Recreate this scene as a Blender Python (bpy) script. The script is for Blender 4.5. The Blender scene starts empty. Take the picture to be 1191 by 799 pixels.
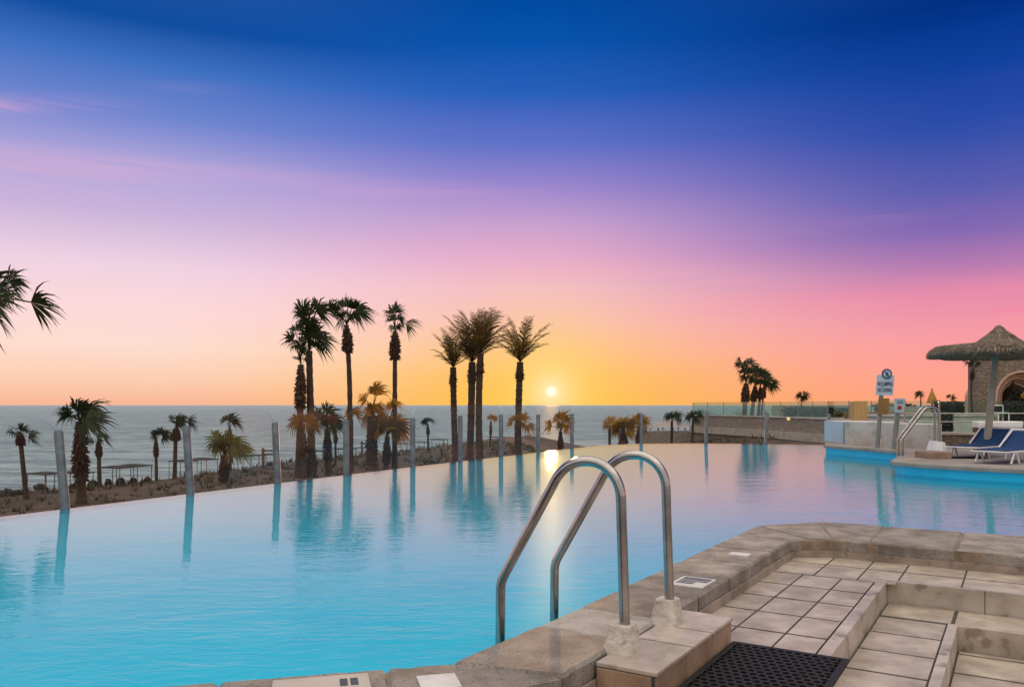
import bpy, math, random
from mathutils import Vector, noise

R = math.radians
PI = math.pi
scene = bpy.context.scene
COL = scene.collection
CX, HY, F, CZ = 595.0, 471.0, 940.0, 1.2          # how the photograph was measured: centre, horizon, focal length (px), eye height (m)

def at(px, py, Y):
    return Vector(((px - CX) / F * Y, Y, CZ - (py - HY) / F * Y))

def ground_y(py, z):
    return F * (CZ - z) / (py - HY)

AX, AY = 0.532, 0.847                              # deck axes: u runs along the coping, v across it
def P(u, v, z=0.0):
    return Vector((u * AX + v * AY, u * AY - v * AX, z))

def lin(r, g, b):
    f = lambda c: (c / 12.92 if c <= 0.04045 else ((c + 0.055) / 1.055) ** 2.4)
    return tuple(f(c / 255.0) for c in (r, g, b)) + (1.0,)

def ss(a, b, x):
    t = max(0.0, min(1.0, (x - a) / (b - a)))
    return t * t * (3 - 2 * t)

# ------------------------------------------------------------------ objects
def tag(o, label=None, cat=None, group=None, kind=None):
    if label: o['label'] = label
    if cat: o['category'] = cat
    if group: o['group'] = group
    if kind: o['kind'] = kind
    return o

def thing(name, label, cat, loc=(0, 0, 0), group=None):
    o = bpy.data.objects.new(name, None)
    o.empty_display_size = 0.2
    COL.objects.link(o)
    o.location = loc
    return tag(o, label, cat, group)

def root_loc(o):
    while o.parent is not None:
        o = o.parent
    return Vector(o.location)

class MB:
    def __init__(s):
        s.v = []; s.f = []; s.m = []; s.sm = []
    def add(s, verts, faces, mi=0, smooth=False):
        n = len(s.v)
        s.v += [Vector(p) for p in verts]
        s.f += [tuple(i + n for i in f) for f in faces]
        s.m += [mi] * len(faces); s.sm += [smooth] * len(faces)
    def box(s, lo, hi, fn=None, mi=0, taper=1.0):
        x0, y0, z0 = lo; x1, y1, z1 = hi
        cx, cy = (x0 + x1) / 2, (y0 + y1) / 2
        q = lambda x, y: (cx + (x - cx) * taper, cy + (y - cy) * taper)
        vs = [(x0, y0, z0), (x1, y0, z0), (x1, y1, z0), (x0, y1, z0),
              (*q(x0, y0), z1), (*q(x1, y0), z1), (*q(x1, y1), z1), (*q(x0, y1), z1)]
        if fn: vs = [fn(*p) for p in vs]
        s.add(vs, [(3, 2, 1, 0), (4, 5, 6, 7), (0, 1, 5, 4), (1, 2, 6, 5), (2, 3, 7, 6), (3, 0, 4, 7)], mi)
    def prism(s, pts, z0, z1, mi=0, mi_side=None, bevel=0.0):
        """pts: plan polygon (counter clockwise), extruded between two heights"""
        n = len(pts)
        if mi_side is None: mi_side = mi
        if bevel > 0:
            c = Vector((sum(p[0] for p in pts) / n, sum(p[1] for p in pts) / n))
            ins = []
            for i in range(n):
                p0, p1, p2 = Vector(pts[i - 1][:2]), Vector(pts[i][:2]), Vector(pts[(i + 1) % n][:2])
                d1, d2 = (p1 - p0).normalized(), (p2 - p1).normalized()
                n1, n2 = Vector((-d1.y, d1.x)), Vector((-d2.y, d2.x))
                m = (n1 + n2); m = m / max(0.3, m.dot(n1))
                ins.append(p1 + m * bevel)
            vs = [(p[0], p[1], z0) for p in pts] + [(p[0], p[1], z1 - bevel) for p in pts] + [(p.x, p.y, z1) for p in ins]
            fs = [tuple(range(n - 1, -1, -1)), tuple(range(2 * n, 3 * n))]
            s.add(vs, fs, mi)
            s.add(vs, [(i, (i + 1) % n, n + (i + 1) % n, n + i) for i in range(n)] +
                  [(n + i, n + (i + 1) % n, 2 * n + (i + 1) % n, 2 * n + i) for i in range(n)], mi_side)
        else:
            vs = [(p[0], p[1], z0) for p in pts] + [(p[0], p[1], z1) for p in pts]
            s.add(vs, [tuple(range(n - 1, -1, -1)), tuple(range(n, 2 * n))], mi)
            s.add(vs, [(i, (i + 1) % n, n + (i + 1) % n, n + i) for i in range(n)], mi_side)
    def tube(s, pts, rad, sides=12, mi=0, cap=True, smooth=True):
        pts = [Vector(p) for p in pts]
        n = len(pts)
        rads = rad if isinstance(rad, (list, tuple)) else [rad] * n
        ref = None; vs = []
        for i in range(n):
            t = (pts[min(i + 1, n - 1)] - pts[max(i - 1, 0)])
            if t.length < 1e-9: t = Vector((0, 0, 1))
            t.normalize()
            if ref is None:
                ref = Vector((1, 0, 0)) if abs(t.x) < 0.8 else Vector((0, 1, 0))
            a = (ref - t * ref.dot(t)).normalized(); ref = a
            b = t.cross(a)
            for k in range(sides):
                th = 2 * PI * k / sides
                vs.append(pts[i] + (a * math.cos(th) + b * math.sin(th)) * rads[i])
        fs = []
        for i in range(n - 1):
            for k in range(sides):
                k2 = (k + 1) % sides
                fs.append((i * sides + k, i * sides + k2, (i + 1) * sides + k2, (i + 1) * sides + k))
        s.add(vs, fs, mi, smooth)
        if cap:
            s.add([vs[k] for k in range(sides)], [tuple(range(sides - 1, -1, -1))], mi)
            s.add([vs[(n - 1) * sides + k] for k in range(sides)], [tuple(range(sides))], mi)
    def lathe(s, prof, c=(0, 0, 0), sides=32, mi=0, jitter=0.0, smooth=True, fn=None, rnd=None):
        vs = []; n = len(prof)
        for (r, z) in prof:
            for k in range(sides):
                th = 2 * PI * k / sides
                j = 1 + ((rnd or random).uniform(-jitter, jitter) if jitter else 0)
                p = Vector((r * j * math.cos(th), r * j * math.sin(th), z))
                if fn: p = fn(p)
                vs.append(p + Vector(c))
        fs = [(i * sides + k, i * sides + (k + 1) % sides, (i + 1) * sides + (k + 1) % sides, (i + 1) * sides + k)
              for i in range(n - 1) for k in range(sides)]
        s.add(vs, fs, mi, smooth)
    def build(s, name, mats, parent=None, loc=None, bevel=0.0, segs=2):
        me = bpy.data.meshes.new(name)
        o = bpy.data.objects.new(name, me)
        off = root_loc(parent) if parent is not None else (Vector(loc) if loc is not None else Vector((0, 0, 0)))
        me.from_pydata([tuple(p - off) for p in s.v], [], s.f)
        if not isinstance(mats, (list, tuple)): mats = [mats]
        for m in mats: me.materials.append(m)
        me.polygons.foreach_set('material_index', s.m)
        me.polygons.foreach_set('use_smooth', s.sm)
        me.update()
        COL.objects.link(o)
        if parent is not None: o.parent = parent
        else: o.location = off
        if bevel > 0:
            b = o.modifiers.new('edge', 'BEVEL'); b.width = bevel; b.segments = segs; b.limit_method = 'ANGLE'; b.angle_limit = R(40)
        return o

def copy_tree(o, parent=None):
    c = o.copy(); COL.objects.link(c)
    if parent is not None:
        c.parent = parent
    for ch in list(o.children):
        copy_tree(ch, c)
    return c

# ------------------------------------------------------------------ materials
class NT:
    def __init__(s, tree):
        s.t = tree; s.n = tree.nodes; s.l = tree.links
    def new(s, typ, **kw):
        nd = s.n.new(typ)
        for k, v in kw.items():
            if k.startswith('i_'):
                nd.inputs[k[2:].replace('_', ' ')].default_value = v
            else:
                setattr(nd, k, v)
        return nd
    def link(s, a, b): s.l.new(a, b)
    def val(s, sock, v):
        if isinstance(v, bpy.types.NodeSocket): s.link(v, sock)
        else: sock.default_value = v
    def math(s, op, a, b=None, c=None, clamp=False):
        nd = s.n.new('ShaderNodeMath'); nd.operation = op; nd.use_clamp = clamp
        s.val(nd.inputs[0], a)
        if b is not None: s.val(nd.inputs[1], b)
        if c is not None: s.val(nd.inputs[2], c)
        return nd.outputs[0]
    def smooth(s, x, a, b):
        nd = s.n.new('ShaderNodeMapRange'); nd.interpolation_type = 'SMOOTHSTEP'
        s.val(nd.inputs['Value'], x); nd.inputs['From Min'].default_value = a; nd.inputs['From Max'].default_value = b
        return nd.outputs['Result']
    def mix(s, fac, a, b, mode='MIX'):
        nd = s.n.new('ShaderNodeMix'); nd.data_type = 'RGBA'; nd.blend_type = mode
        s.val(nd.inputs[0], fac); s.val(nd.inputs[6], a); s.val(nd.inputs[7], b)
        return nd.outputs[2]
    def ramp(s, fac, stops, interp='LINEAR'):
        nd = s.n.new('ShaderNodeValToRGB'); cr = nd.color_ramp; cr.interpolation = interp
        while len(cr.elements) < len(stops): cr.elements.new(0.5)
        for e, (p, c) in zip(cr.elements, sorted(stops)):
            e.position = p; e.color = c if len(c) == 4 else (*c, 1)
        s.val(nd.inputs[0], fac)
        return nd.outputs[0]
    def noise(s, vec, scale, detail=4, rough=0.55, dist=0.0):
        nd = s.n.new('ShaderNodeTexNoise'); nd.inputs['Scale'].default_value = scale
        nd.inputs['Detail'].default_value = detail; nd.inputs['Roughness'].default_value = rough; nd.inputs['Distortion'].default_value = dist
        if vec is not None: s.link(vec, nd.inputs['Vector'])
        return nd.outputs['Fac']
    def mapping(s, vec, scale=(1, 1, 1), rot=(0, 0, 0), loc=(0, 0, 0)):
        nd = s.n.new('ShaderNodeMapping'); s.link(vec, nd.inputs[0])
        nd.inputs['Scale'].default_value = scale; nd.inputs['Rotation'].default_value = rot; nd.inputs['Location'].default_value = loc
        return nd.outputs[0]

def mat_new(name):
    m = bpy.data.materials.new(name); m.use_nodes = True
    m.node_tree.nodes.clear()
    t = NT(m.node_tree)
    out = t.new('ShaderNodeOutputMaterial')
    return m, t, out

def surf(name, col, col2=None, scale=6.0, rough=0.7, metal=0.0, bump=0.0, bscale=None, island=0.0, detail=6, contrast=(0.35, 0.65), spots=None, spec=0.5, stretch=None, bdist=0.02):
    """principled surface: two colours mixed by noise, per-piece tint, optional spots, bump"""
    m, t, out = mat_new(name)
    b = t.new('ShaderNodeBsdfPrincipled'); t.link(b.outputs[0], out.inputs[0])
    b.inputs['Roughness'].default_value = rough; b.inputs['Metallic'].default_value = metal
    b.inputs['Specular IOR Level'].default_value = spec
    geo = t.new('ShaderNodeNewGeometry')
    vec = geo.outputs['Position']
    if stretch: vec = t.mapping(vec, stretch)
    c4 = lambda c: c if len(c) == 4 else (*c, 1)
    col = c4(col)
    c = None
    if col2 is not None:
        nz = t.noise(vec, scale, detail)
        c = t.ramp(nz, [(contrast[0], col), (contrast[1], c4(col2))])
    else:
        rgb = t.new('ShaderNodeRGB'); rgb.outputs[0].default_value = col; c = rgb.outputs[0]
    if spots:
        sc, th, scol, amt = spots
        nz = t.noise(vec, sc, 3)
        c = t.mix(t.math('MULTIPLY', t.smooth(nz, th, th + 0.08), amt), c, c4(scol))
    if island:
        k = t.math('MULTIPLY_ADD', geo.outputs['Random Per Island'], 2 * island, 1 - island)
        cmb = t.new('ShaderNodeCombineColor')
        for i in range(3): t.link(k, cmb.inputs[i])
        c = t.mix(1.0, c, cmb.outputs[0], 'MULTIPLY')
    t.link(c, b.inputs['Base Color'])
    if bump:
        bp = t.new('ShaderNodeBump'); bp.inputs['Strength'].default_value = bump; bp.inputs['Distance'].default_value = bdist
        t.link(t.noise(vec, bscale or scale * 4, 6, 0.65), bp.inputs['Height'])
        t.link(bp.outputs[0], b.inputs['Normal'])
    return m

M = {}
M['coping'] = surf('coping_stone', (0.325, 0.285, 0.248), (0.16, 0.138, 0.118), 5.0, 0.75, bump=0.9, bscale=60, island=0.18, spots=(95, 0.56, (0.085, 0.068, 0.055), 0.7), bdist=0.012)
M['mortar'] = surf('pale_mortar', (0.62, 0.57, 0.51), (0.42, 0.37, 0.32), 14, 0.9, bump=0.8, bscale=40, bdist=0.012, spots=(22, 0.60, (0.26, 0.21, 0.17), 0.6))
M['kerb'] = surf('kerb_plaster', (0.34, 0.275, 0.225), (0.20, 0.155, 0.12), 5, 0.8, bump=0.5, bscale=50, spots=(14, 0.58, (0.13, 0.10, 0.08), 0.6), bdist=0.01)
M['joint'] = surf('joint_mortar', (0.27, 0.205, 0.15), (0.16, 0.12, 0.085), 12, 0.95, bump=0.5, bscale=60)
M['tile'] = surf('deck_tile', (0.48, 0.405, 0.335), (0.30, 0.245, 0.195), 5.0, 0.38, spec=0.35, bump=0.25, bscale=30, island=0.10, spots=(9, 0.60, (0.24, 0.18, 0.13), 0.45), bdist=0.006)
M['riser'] = surf('riser_tile', (0.50, 0.435, 0.375), (0.29, 0.24, 0.195), 3.5, 0.36, bump=0.2, bscale=30, island=0.07, spots=(7, 0.58, (0.18, 0.13, 0.09), 0.7), bdist=0.006)
M['block_side'] = surf('terracotta_tile', (0.34, 0.23, 0.155), (0.22, 0.14, 0.09), 6, 0.5, bump=0.2, bscale=30, island=0.12)
M['grout'] = surf('grout', (0.075, 0.065, 0.06), (0.05, 0.043, 0.04), 20, 0.9)
M['steel'] = surf('brushed_steel', (0.46, 0.43, 0.41), (0.33, 0.31, 0.30), 9, 0.15, 1.0, bump=0.04, bscale=60)
M['rubber'] = surf('black_rubber', (0.009, 0.009, 0.010), (0.016, 0.016, 0.016), 30, 0.6, bump=0.2, bscale=120, spec=0.25)
M['post'] = surf('grey_post', (0.17, 0.185, 0.205), (0.10, 0.11, 0.125), 7, 0.5, 0.4)
M['pool_tile'] = surf('pool_paint', (0.045, 0.59, 0.79), (0.03, 0.55, 0.76), 1.2, 0.35)
M['pool_wall'] = surf('pool_wall_paint', (0.0, 0.50, 0.80), (0.0, 0.45, 0.74), 3.0, 0.35)
M['trunk'] = surf('palm_trunk', (0.085, 0.050, 0.034), (0.040, 0.023, 0.015), 5, 0.9, bump=0.8, bscale=14, stretch=(1, 1, 3), bdist=0.05)
M['skirt'] = surf('dead_leaf', (0.085, 0.040, 0.022), (0.04, 0.02, 0.012), 6, 0.9, island=0.35)
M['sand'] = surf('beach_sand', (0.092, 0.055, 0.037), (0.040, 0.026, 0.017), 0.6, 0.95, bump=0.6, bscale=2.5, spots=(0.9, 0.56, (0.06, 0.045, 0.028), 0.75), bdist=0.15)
M['scrub'] = surf('dry_scrub', (0.10, 0.08, 0.04), (0.055, 0.05, 0.025), 1, 0.95, island=0.4)
M['rock'] = surf('dark_rock', (0.055, 0.045, 0.04), (0.025, 0.02, 0.018), 3, 0.85, bump=0.8, bscale=6, bdist=0.08)
M['shade_cloth'] = surf('shade_cloth', (0.045, 0.040, 0.036), (0.028, 0.025, 0.022), 4, 0.95)
M['shade_post'] = surf('shade_post', (0.13, 0.11, 0.09), None, rough=0.8)
M['tent'] = surf('tent_cloth', (0.34, 0.28, 0.27), (0.27, 0.22, 0.21), 1.5, 0.9)
M['concrete'] = surf('pale_concrete', (0.46, 0.41, 0.36), (0.34, 0.30, 0.26), 2.2, 0.85, bump=0.3, bscale=20, bdist=0.01)
M['deck2'] = surf('grey_deck', (0.30, 0.265, 0.24), (0.20, 0.175, 0.155), 2.5, 0.8, bump=0.3, bscale=30, bdist=0.01)
M['white_wall'] = surf('white_render', (0.58, 0.56, 0.54), (0.40, 0.375, 0.35), 2.2, 0.85, spots=(3.0, 0.60, (0.27, 0.24, 0.21), 0.5), bump=0.2, bscale=25, bdist=0.01)
M['blue_wall'] = surf('pale_blue_render', (0.19, 0.39, 0.55), (0.16, 0.35, 0.50), 2, 0.8)
M['white'] = surf('white_plastic', (0.78, 0.78, 0.80), (0.66, 0.66, 0.68), 5, 0.45)
M['plate'] = surf('white_plate', (0.62, 0.60, 0.58), (0.50, 0.48, 0.46), 9, 0.5)
M['ink'] = surf('dark_ink', (0.05, 0.055, 0.075), None, rough=0.7)
M['navy'] = surf('navy_ink', (0.03, 0.045, 0.13), None, rough=0.6)
M['sign_face'] = surf('sign_face', (0.50, 0.58, 0.68), (0.44, 0.52, 0.62), 4, 0.5)
M['sign_back'] = surf('tan_board', (0.33, 0.17, 0.055), (0.25, 0.125, 0.04), 6, 0.7)
M['red'] = surf('red_disc', (0.42, 0.02, 0.02), None, rough=0.5)
M['grey_paint'] = surf('grey_paint', (0.25, 0.24, 0.23), (0.19, 0.18, 0.175), 6, 0.7)
M['wood'] = surf('pale_wood', (0.62, 0.38, 0.15), (0.47, 0.27, 0.10), 3, 0.6, stretch=(9, 9, 0.5))
M['darkwood'] = surf('dark_wood', (0.16, 0.10, 0.065), (0.09, 0.055, 0.035), 4, 0.8)
M['blue_fabric'] = surf('blue_fabric', (0.003, 0.040, 0.15), (0.002, 0.030, 0.115), 20, 0.8, bump=0.2, bscale=160, bdist=0.005)
M['thatch'] = surf('grey_thatch', (0.28, 0.22, 0.16), (0.10, 0.076, 0.053), 16, 0.95, bump=1.0, bscale=34, stretch=(1, 1, 2.6), bdist=0.05)
M['straw'] = surf('straw', (0.27, 0.21, 0.15), (0.13, 0.098, 0.068), 9, 0.95, island=0.5)
M['pole'] = surf('plastered_pole', (0.36, 0.32, 0.28), (0.28, 0.245, 0.21), 5, 0.8, bump=0.3, bscale=20, bdist=0.01)
M['arch'] = surf('arch_plaster', (0.55, 0.40, 0.30), (0.44, 0.31, 0.23), 3, 0.8)
M['arch_dark'] = surf('arch_brick', (0.36, 0.18, 0.115), (0.27, 0.13, 0.08), 5, 0.85)
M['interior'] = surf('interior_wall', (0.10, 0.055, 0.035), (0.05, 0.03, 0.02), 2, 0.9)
M['darkleaf'] = surf('dark_leaf', (0.02, 0.03, 0.015), (0.01, 0.016, 0.008), 2, 0.8, island=0.3)
M['hedge'] = surf('hedge_leaf', (0.045, 0.06, 0.045), (0.025, 0.035, 0.025), 3, 0.85, island=0.35)
M['yellow'] = surf('yellow_cloth', (0.50, 0.24, 0.05), (0.38, 0.17, 0.035), 5, 0.8)
M['flower'] = surf('yellow_flower', (0.65, 0.36, 0.03), None, rough=0.8)

def stone_mat(name, a, b, c, scale):
    m, t, out = mat_new(name)
    bs = t.new('ShaderNodeBsdfPrincipled'); t.link(bs.outputs[0], out.inputs[0]); bs.inputs['Roughness'].default_value = 0.9
    geo = t.new('ShaderNodeNewGeometry')
    vec = t.mapping(geo.outputs['Position'], (1, 1, 1.6))
    v = t.new('ShaderNodeTexVoronoi'); v.feature = 'DISTANCE_TO_EDGE'; v.inputs['Scale'].default_value = scale; t.link(vec, v.inputs['Vector'])
    v2 = t.new('ShaderNodeTexVoronoi'); v2.inputs['Scale'].default_value = scale; t.link(vec, v2.inputs['Vector'])
    cell = t.new('ShaderNodeSeparateColor'); t.link(v2.outputs['Color'], cell.inputs[0])
    col = t.ramp(cell.outputs[0], [(0.0, a), (0.55, b), (1.0, tuple(0.5 * (x + y) for x, y in zip(a, c)))])
    nz = t.noise(geo.outputs['Position'], scale * 3, 5)
    col = t.mix(t.math('MULTIPLY', nz, 0.5), col, (*c, 1))
    e = t.smooth(v.outputs['Distance'], 0.01, 0.09)
    col = t.mix(e, (*c, 1), col)
    t.link(col, bs.inputs['Base Color'])
    bp = t.new('ShaderNodeBump'); bp.inputs['Strength'].default_value = 0.8; bp.inputs['Distance'].default_value = 0.06
    t.link(t.math('MULTIPLY_ADD', nz, 0.4, e), bp.inputs['Height']); t.link(bp.outputs[0], bs.inputs['Normal'])
    return m
M['stone'] = stone_mat('rubble_stone', (0.27, 0.20, 0.155), (0.16, 0.115, 0.085), (0.20, 0.155, 0.12), 6.0)
M['stone_big'] = stone_mat('ashlar_stone', (0.30, 0.235, 0.185), (0.20, 0.15, 0.115), (0.19, 0.145, 0.11), 3.4)
M['stone_far'] = stone_mat('retaining_stone', (0.36, 0.305, 0.262), (0.28, 0.23, 0.195), (0.25, 0.205, 0.172), 2.6)

def leaf_mat(name, a, b, thru=None, share=0.35):
    m, t, out = mat_new(name)
    geo = t.new('ShaderNodeNewGeometry')
    c = t.ramp(geo.outputs['Random Per Island'], [(0.0, (*a, 1)), (1.0, (*b, 1))])
    d = t.new('ShaderNodeBsdfPrincipled'); d.inputs['Roughness'].default_value = 0.6; d.inputs['Specular IOR Level'].default_value = 0.25
    t.link(c, d.inputs['Base Color'])
    tr = t.new('ShaderNodeBsdfTranslucent'); t.link(c, tr.inputs[0])
    if thru:
        t.link(t.mix(0.75, c, (*thru, 1)), tr.inputs[0])
    mx = t.new('ShaderNodeMixShader'); mx.inputs[0].default_value = share
    t.link(d.outputs[0], mx.inputs[1]); t.link(tr.outputs[0], mx.inputs[2]); t.link(mx.outputs[0], out.inputs[0])
    return m
M['leaf'] = leaf_mat('fan_palm_leaf', (0.016, 0.026, 0.010), (0.036, 0.052, 0.018))
M['leaf_olive'] = leaf_mat('olive_palm_leaf', (0.050, 0.042, 0.014), (0.090, 0.070, 0.022), (0.62, 0.34, 0.05), 0.5)
M['leaf_date'] = leaf_mat('date_palm_leaf', (0.035, 0.029, 0.013), (0.060, 0.048, 0.020), (0.38, 0.21, 0.035), 0.2)
M['leaf_pale'] = leaf_mat('pale_palm_leaf', (0.035, 0.050, 0.014), (0.085, 0.11, 0.032), (0.22, 0.24, 0.05), 0.4)

def glass_mat(name, tint, refl=1.0):
    m, t, out = mat_new(name)
    tr = t.new('ShaderNodeBsdfTransparent'); tr.inputs[0].default_value = tint
    gl = t.new('ShaderNodeBsdfGlossy'); gl.inputs['Roughness'].default_value = 0.02
    fr = t.new('ShaderNodeFresnel'); fr.inputs['IOR'].default_value = 1.45
    fac = t.math('MULTIPLY', fr.outputs[0], refl)
    mx = t.new('ShaderNodeMixShader'); t.link(fac, mx.inputs[0]); t.link(tr.outputs[0], mx.inputs[1]); t.link(gl.outputs[0], mx.inputs[2])
    t.link(mx.outputs[0], out.inputs[0])
    return m
M['glass'] = glass_mat('clear_glass', (0.97, 0.985, 0.98, 1), 0.06)
M['glass_edge'] = glass_mat('glass_edge', (0.86, 0.92, 0.90, 1), 0.5)
M['glass_green'] = glass_mat('green_glass', (0.82, 0.93, 0.88, 1), 0.45)

def water_mat():
    m, t, out = mat_new('pool_water')
    geo = t.new('ShaderNodeNewGeometry'); pos = geo.outputs['Position']
    big = t.noise(t.mapping(pos, (1.0, 1.9, 1), (0, 0, R(14))), 1.15, 3, 0.5, 0.6)
    mid = t.noise(t.mapping(pos, (1.0, 2.2, 1), (0, 0, R(-10))), 4.2, 3, 0.55, 0.4)
    fine = t.noise(t.mapping(pos, (1.0, 2.0, 1), (0, 0, R(25))), 12.0, 2, 0.5)
    h = t.math('ADD', t.math('MULTIPLY', big, 0.50), t.math('ADD', t.math('MULTIPLY', mid, 0.28), t.math('MULTIPLY', fine, 0.10)))
    # livelier water round the inlets: near the bottom left corner and by the far deck
    def patch(x, y, r0, r1):
        vm = t.new('ShaderNodeVectorMath'); vm.operation = 'DISTANCE'; t.link(pos, vm.inputs[0]); vm.inputs[1].default_value = (x, y, 0)
        return t.smooth(vm.outputs['Value'], r1, r0)
    amp = t.math('MULTIPLY_ADD', t.math('ADD', patch(-1.0, 3.4, 0.5, 3.4), t.math('MULTIPLY', patch(6.0, 10.5, 1.0, 5.0), 0.7)), 0.012, 0.0055)
    bp = t.new('ShaderNodeBump'); bp.inputs['Strength'].default_value = 1.0; bp.inputs['Distance'].default_value = 1.0
    t.link(t.math('MULTIPLY', h, amp), bp.inputs['Height'])
    fr = t.new('ShaderNodeFresnel'); fr.inputs['IOR'].default_value = 1.33; t.link(bp.outputs[0], fr.inputs['Normal'])
    fac = t.math('MULTIPLY', t.smooth(fr.outputs[0], 0.05, 0.63), 0.72)
    tr = t.new('ShaderNodeBsdfTransparent'); tr.inputs[0].default_value = (0.80, 0.96, 1.0, 1)
    gl = t.new('ShaderNodeBsdfGlossy'); gl.inputs['Roughness'].default_value = 0.004; t.link(bp.outputs[0], gl.inputs['Normal'])
    mx = t.new('ShaderNodeMixShader'); t.link(fac, mx.inputs[0]); t.link(tr.outputs[0], mx.inputs[1]); t.link(gl.outputs[0], mx.inputs[2])
    t.link(mx.outputs[0], out.inputs[0])
    return m
M['water'] = water_mat()

def sea_mat():
    m, t, out = mat_new('sea_water')
    geo = t.new('ShaderNodeNewGeometry'); pos = geo.outputs['Position']
    w1 = t.noise(t.mapping(pos, (0.35, 1.0, 1), (0, 0, R(-12))), 0.10, 4, 0.6, 0.5)
    w2 = t.noise(t.mapping(pos, (0.4, 1.0, 1), (0, 0, R(10))), 0.55, 5, 0.65, 0.3)
    bp = t.new('ShaderNodeBump'); bp.inputs['Strength'].default_value = 1.0; bp.inputs['Distance'].default_value = 3.5
    t.link(t.math('ADD', t.math('MULTIPLY', w1, 1.0), t.math('MULTIPLY', w2, 0.5)), bp.inputs['Height'])
    df = t.new('ShaderNodeBsdfDiffuse'); w3 = t.noise(t.mapping(pos, (0.22, 1.0, 1), (0, 0, R(-4))), 0.16, 5, 0.7, 0.4)
    t.link(t.mix(t.smooth(t.math('ADD', t.math('MULTIPLY', w2, 0.5), t.math('MULTIPLY', w3, 0.5)), 0.43, 0.57), (0.085, 0.15, 0.185, 1), (0.27, 0.345, 0.36, 1)), df.inputs[0]); t.link(bp.outputs[0], df.inputs['Normal'])
    gl = t.new('ShaderNodeBsdfGlossy'); gl.inputs['Roughness'].default_value = 0.55; t.link(bp.outputs[0], gl.inputs['Normal'])
    fr = t.new('ShaderNodeFresnel'); fr.inputs['IOR'].default_value = 1.33; t.link(bp.outputs[0], fr.inputs['Normal'])
    mx = t.new('ShaderNodeMixShader'); t.link(t.math('MINIMUM', fr.outputs[0], 0.42), mx.inputs[0])      # choppy water: the steep faces never reach full reflection
    t.link(df.outputs[0], mx.inputs[1]); t.link(gl.outputs[0], mx.inputs[2]); t.link(mx.outputs[0], out.inputs[0])
    return m
M['sea'] = sea_mat()

def lamp_mat():
    m, t, out = mat_new('lamp_globe')
    e = t.new('ShaderNodeEmission'); e.inputs[0].default_value = (1.0, 0.62, 0.25, 1); e.inputs[1].default_value = 1.0
    t.link(e.outputs[0], out.inputs[0])
    return m
M['lamp'] = lamp_mat()

# ------------------------------------------------------------------ sky, sun, camera
SUN_AZ = math.atan2(641 - CX, F)                  # towards the right of the view axis
SUN_EL = R(0.95)
sun_dir = Vector((math.sin(SUN_AZ) * math.cos(SUN_EL), math.cos(SUN_AZ) * math.cos(SUN_EL), math.sin(SUN_EL)))

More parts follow.
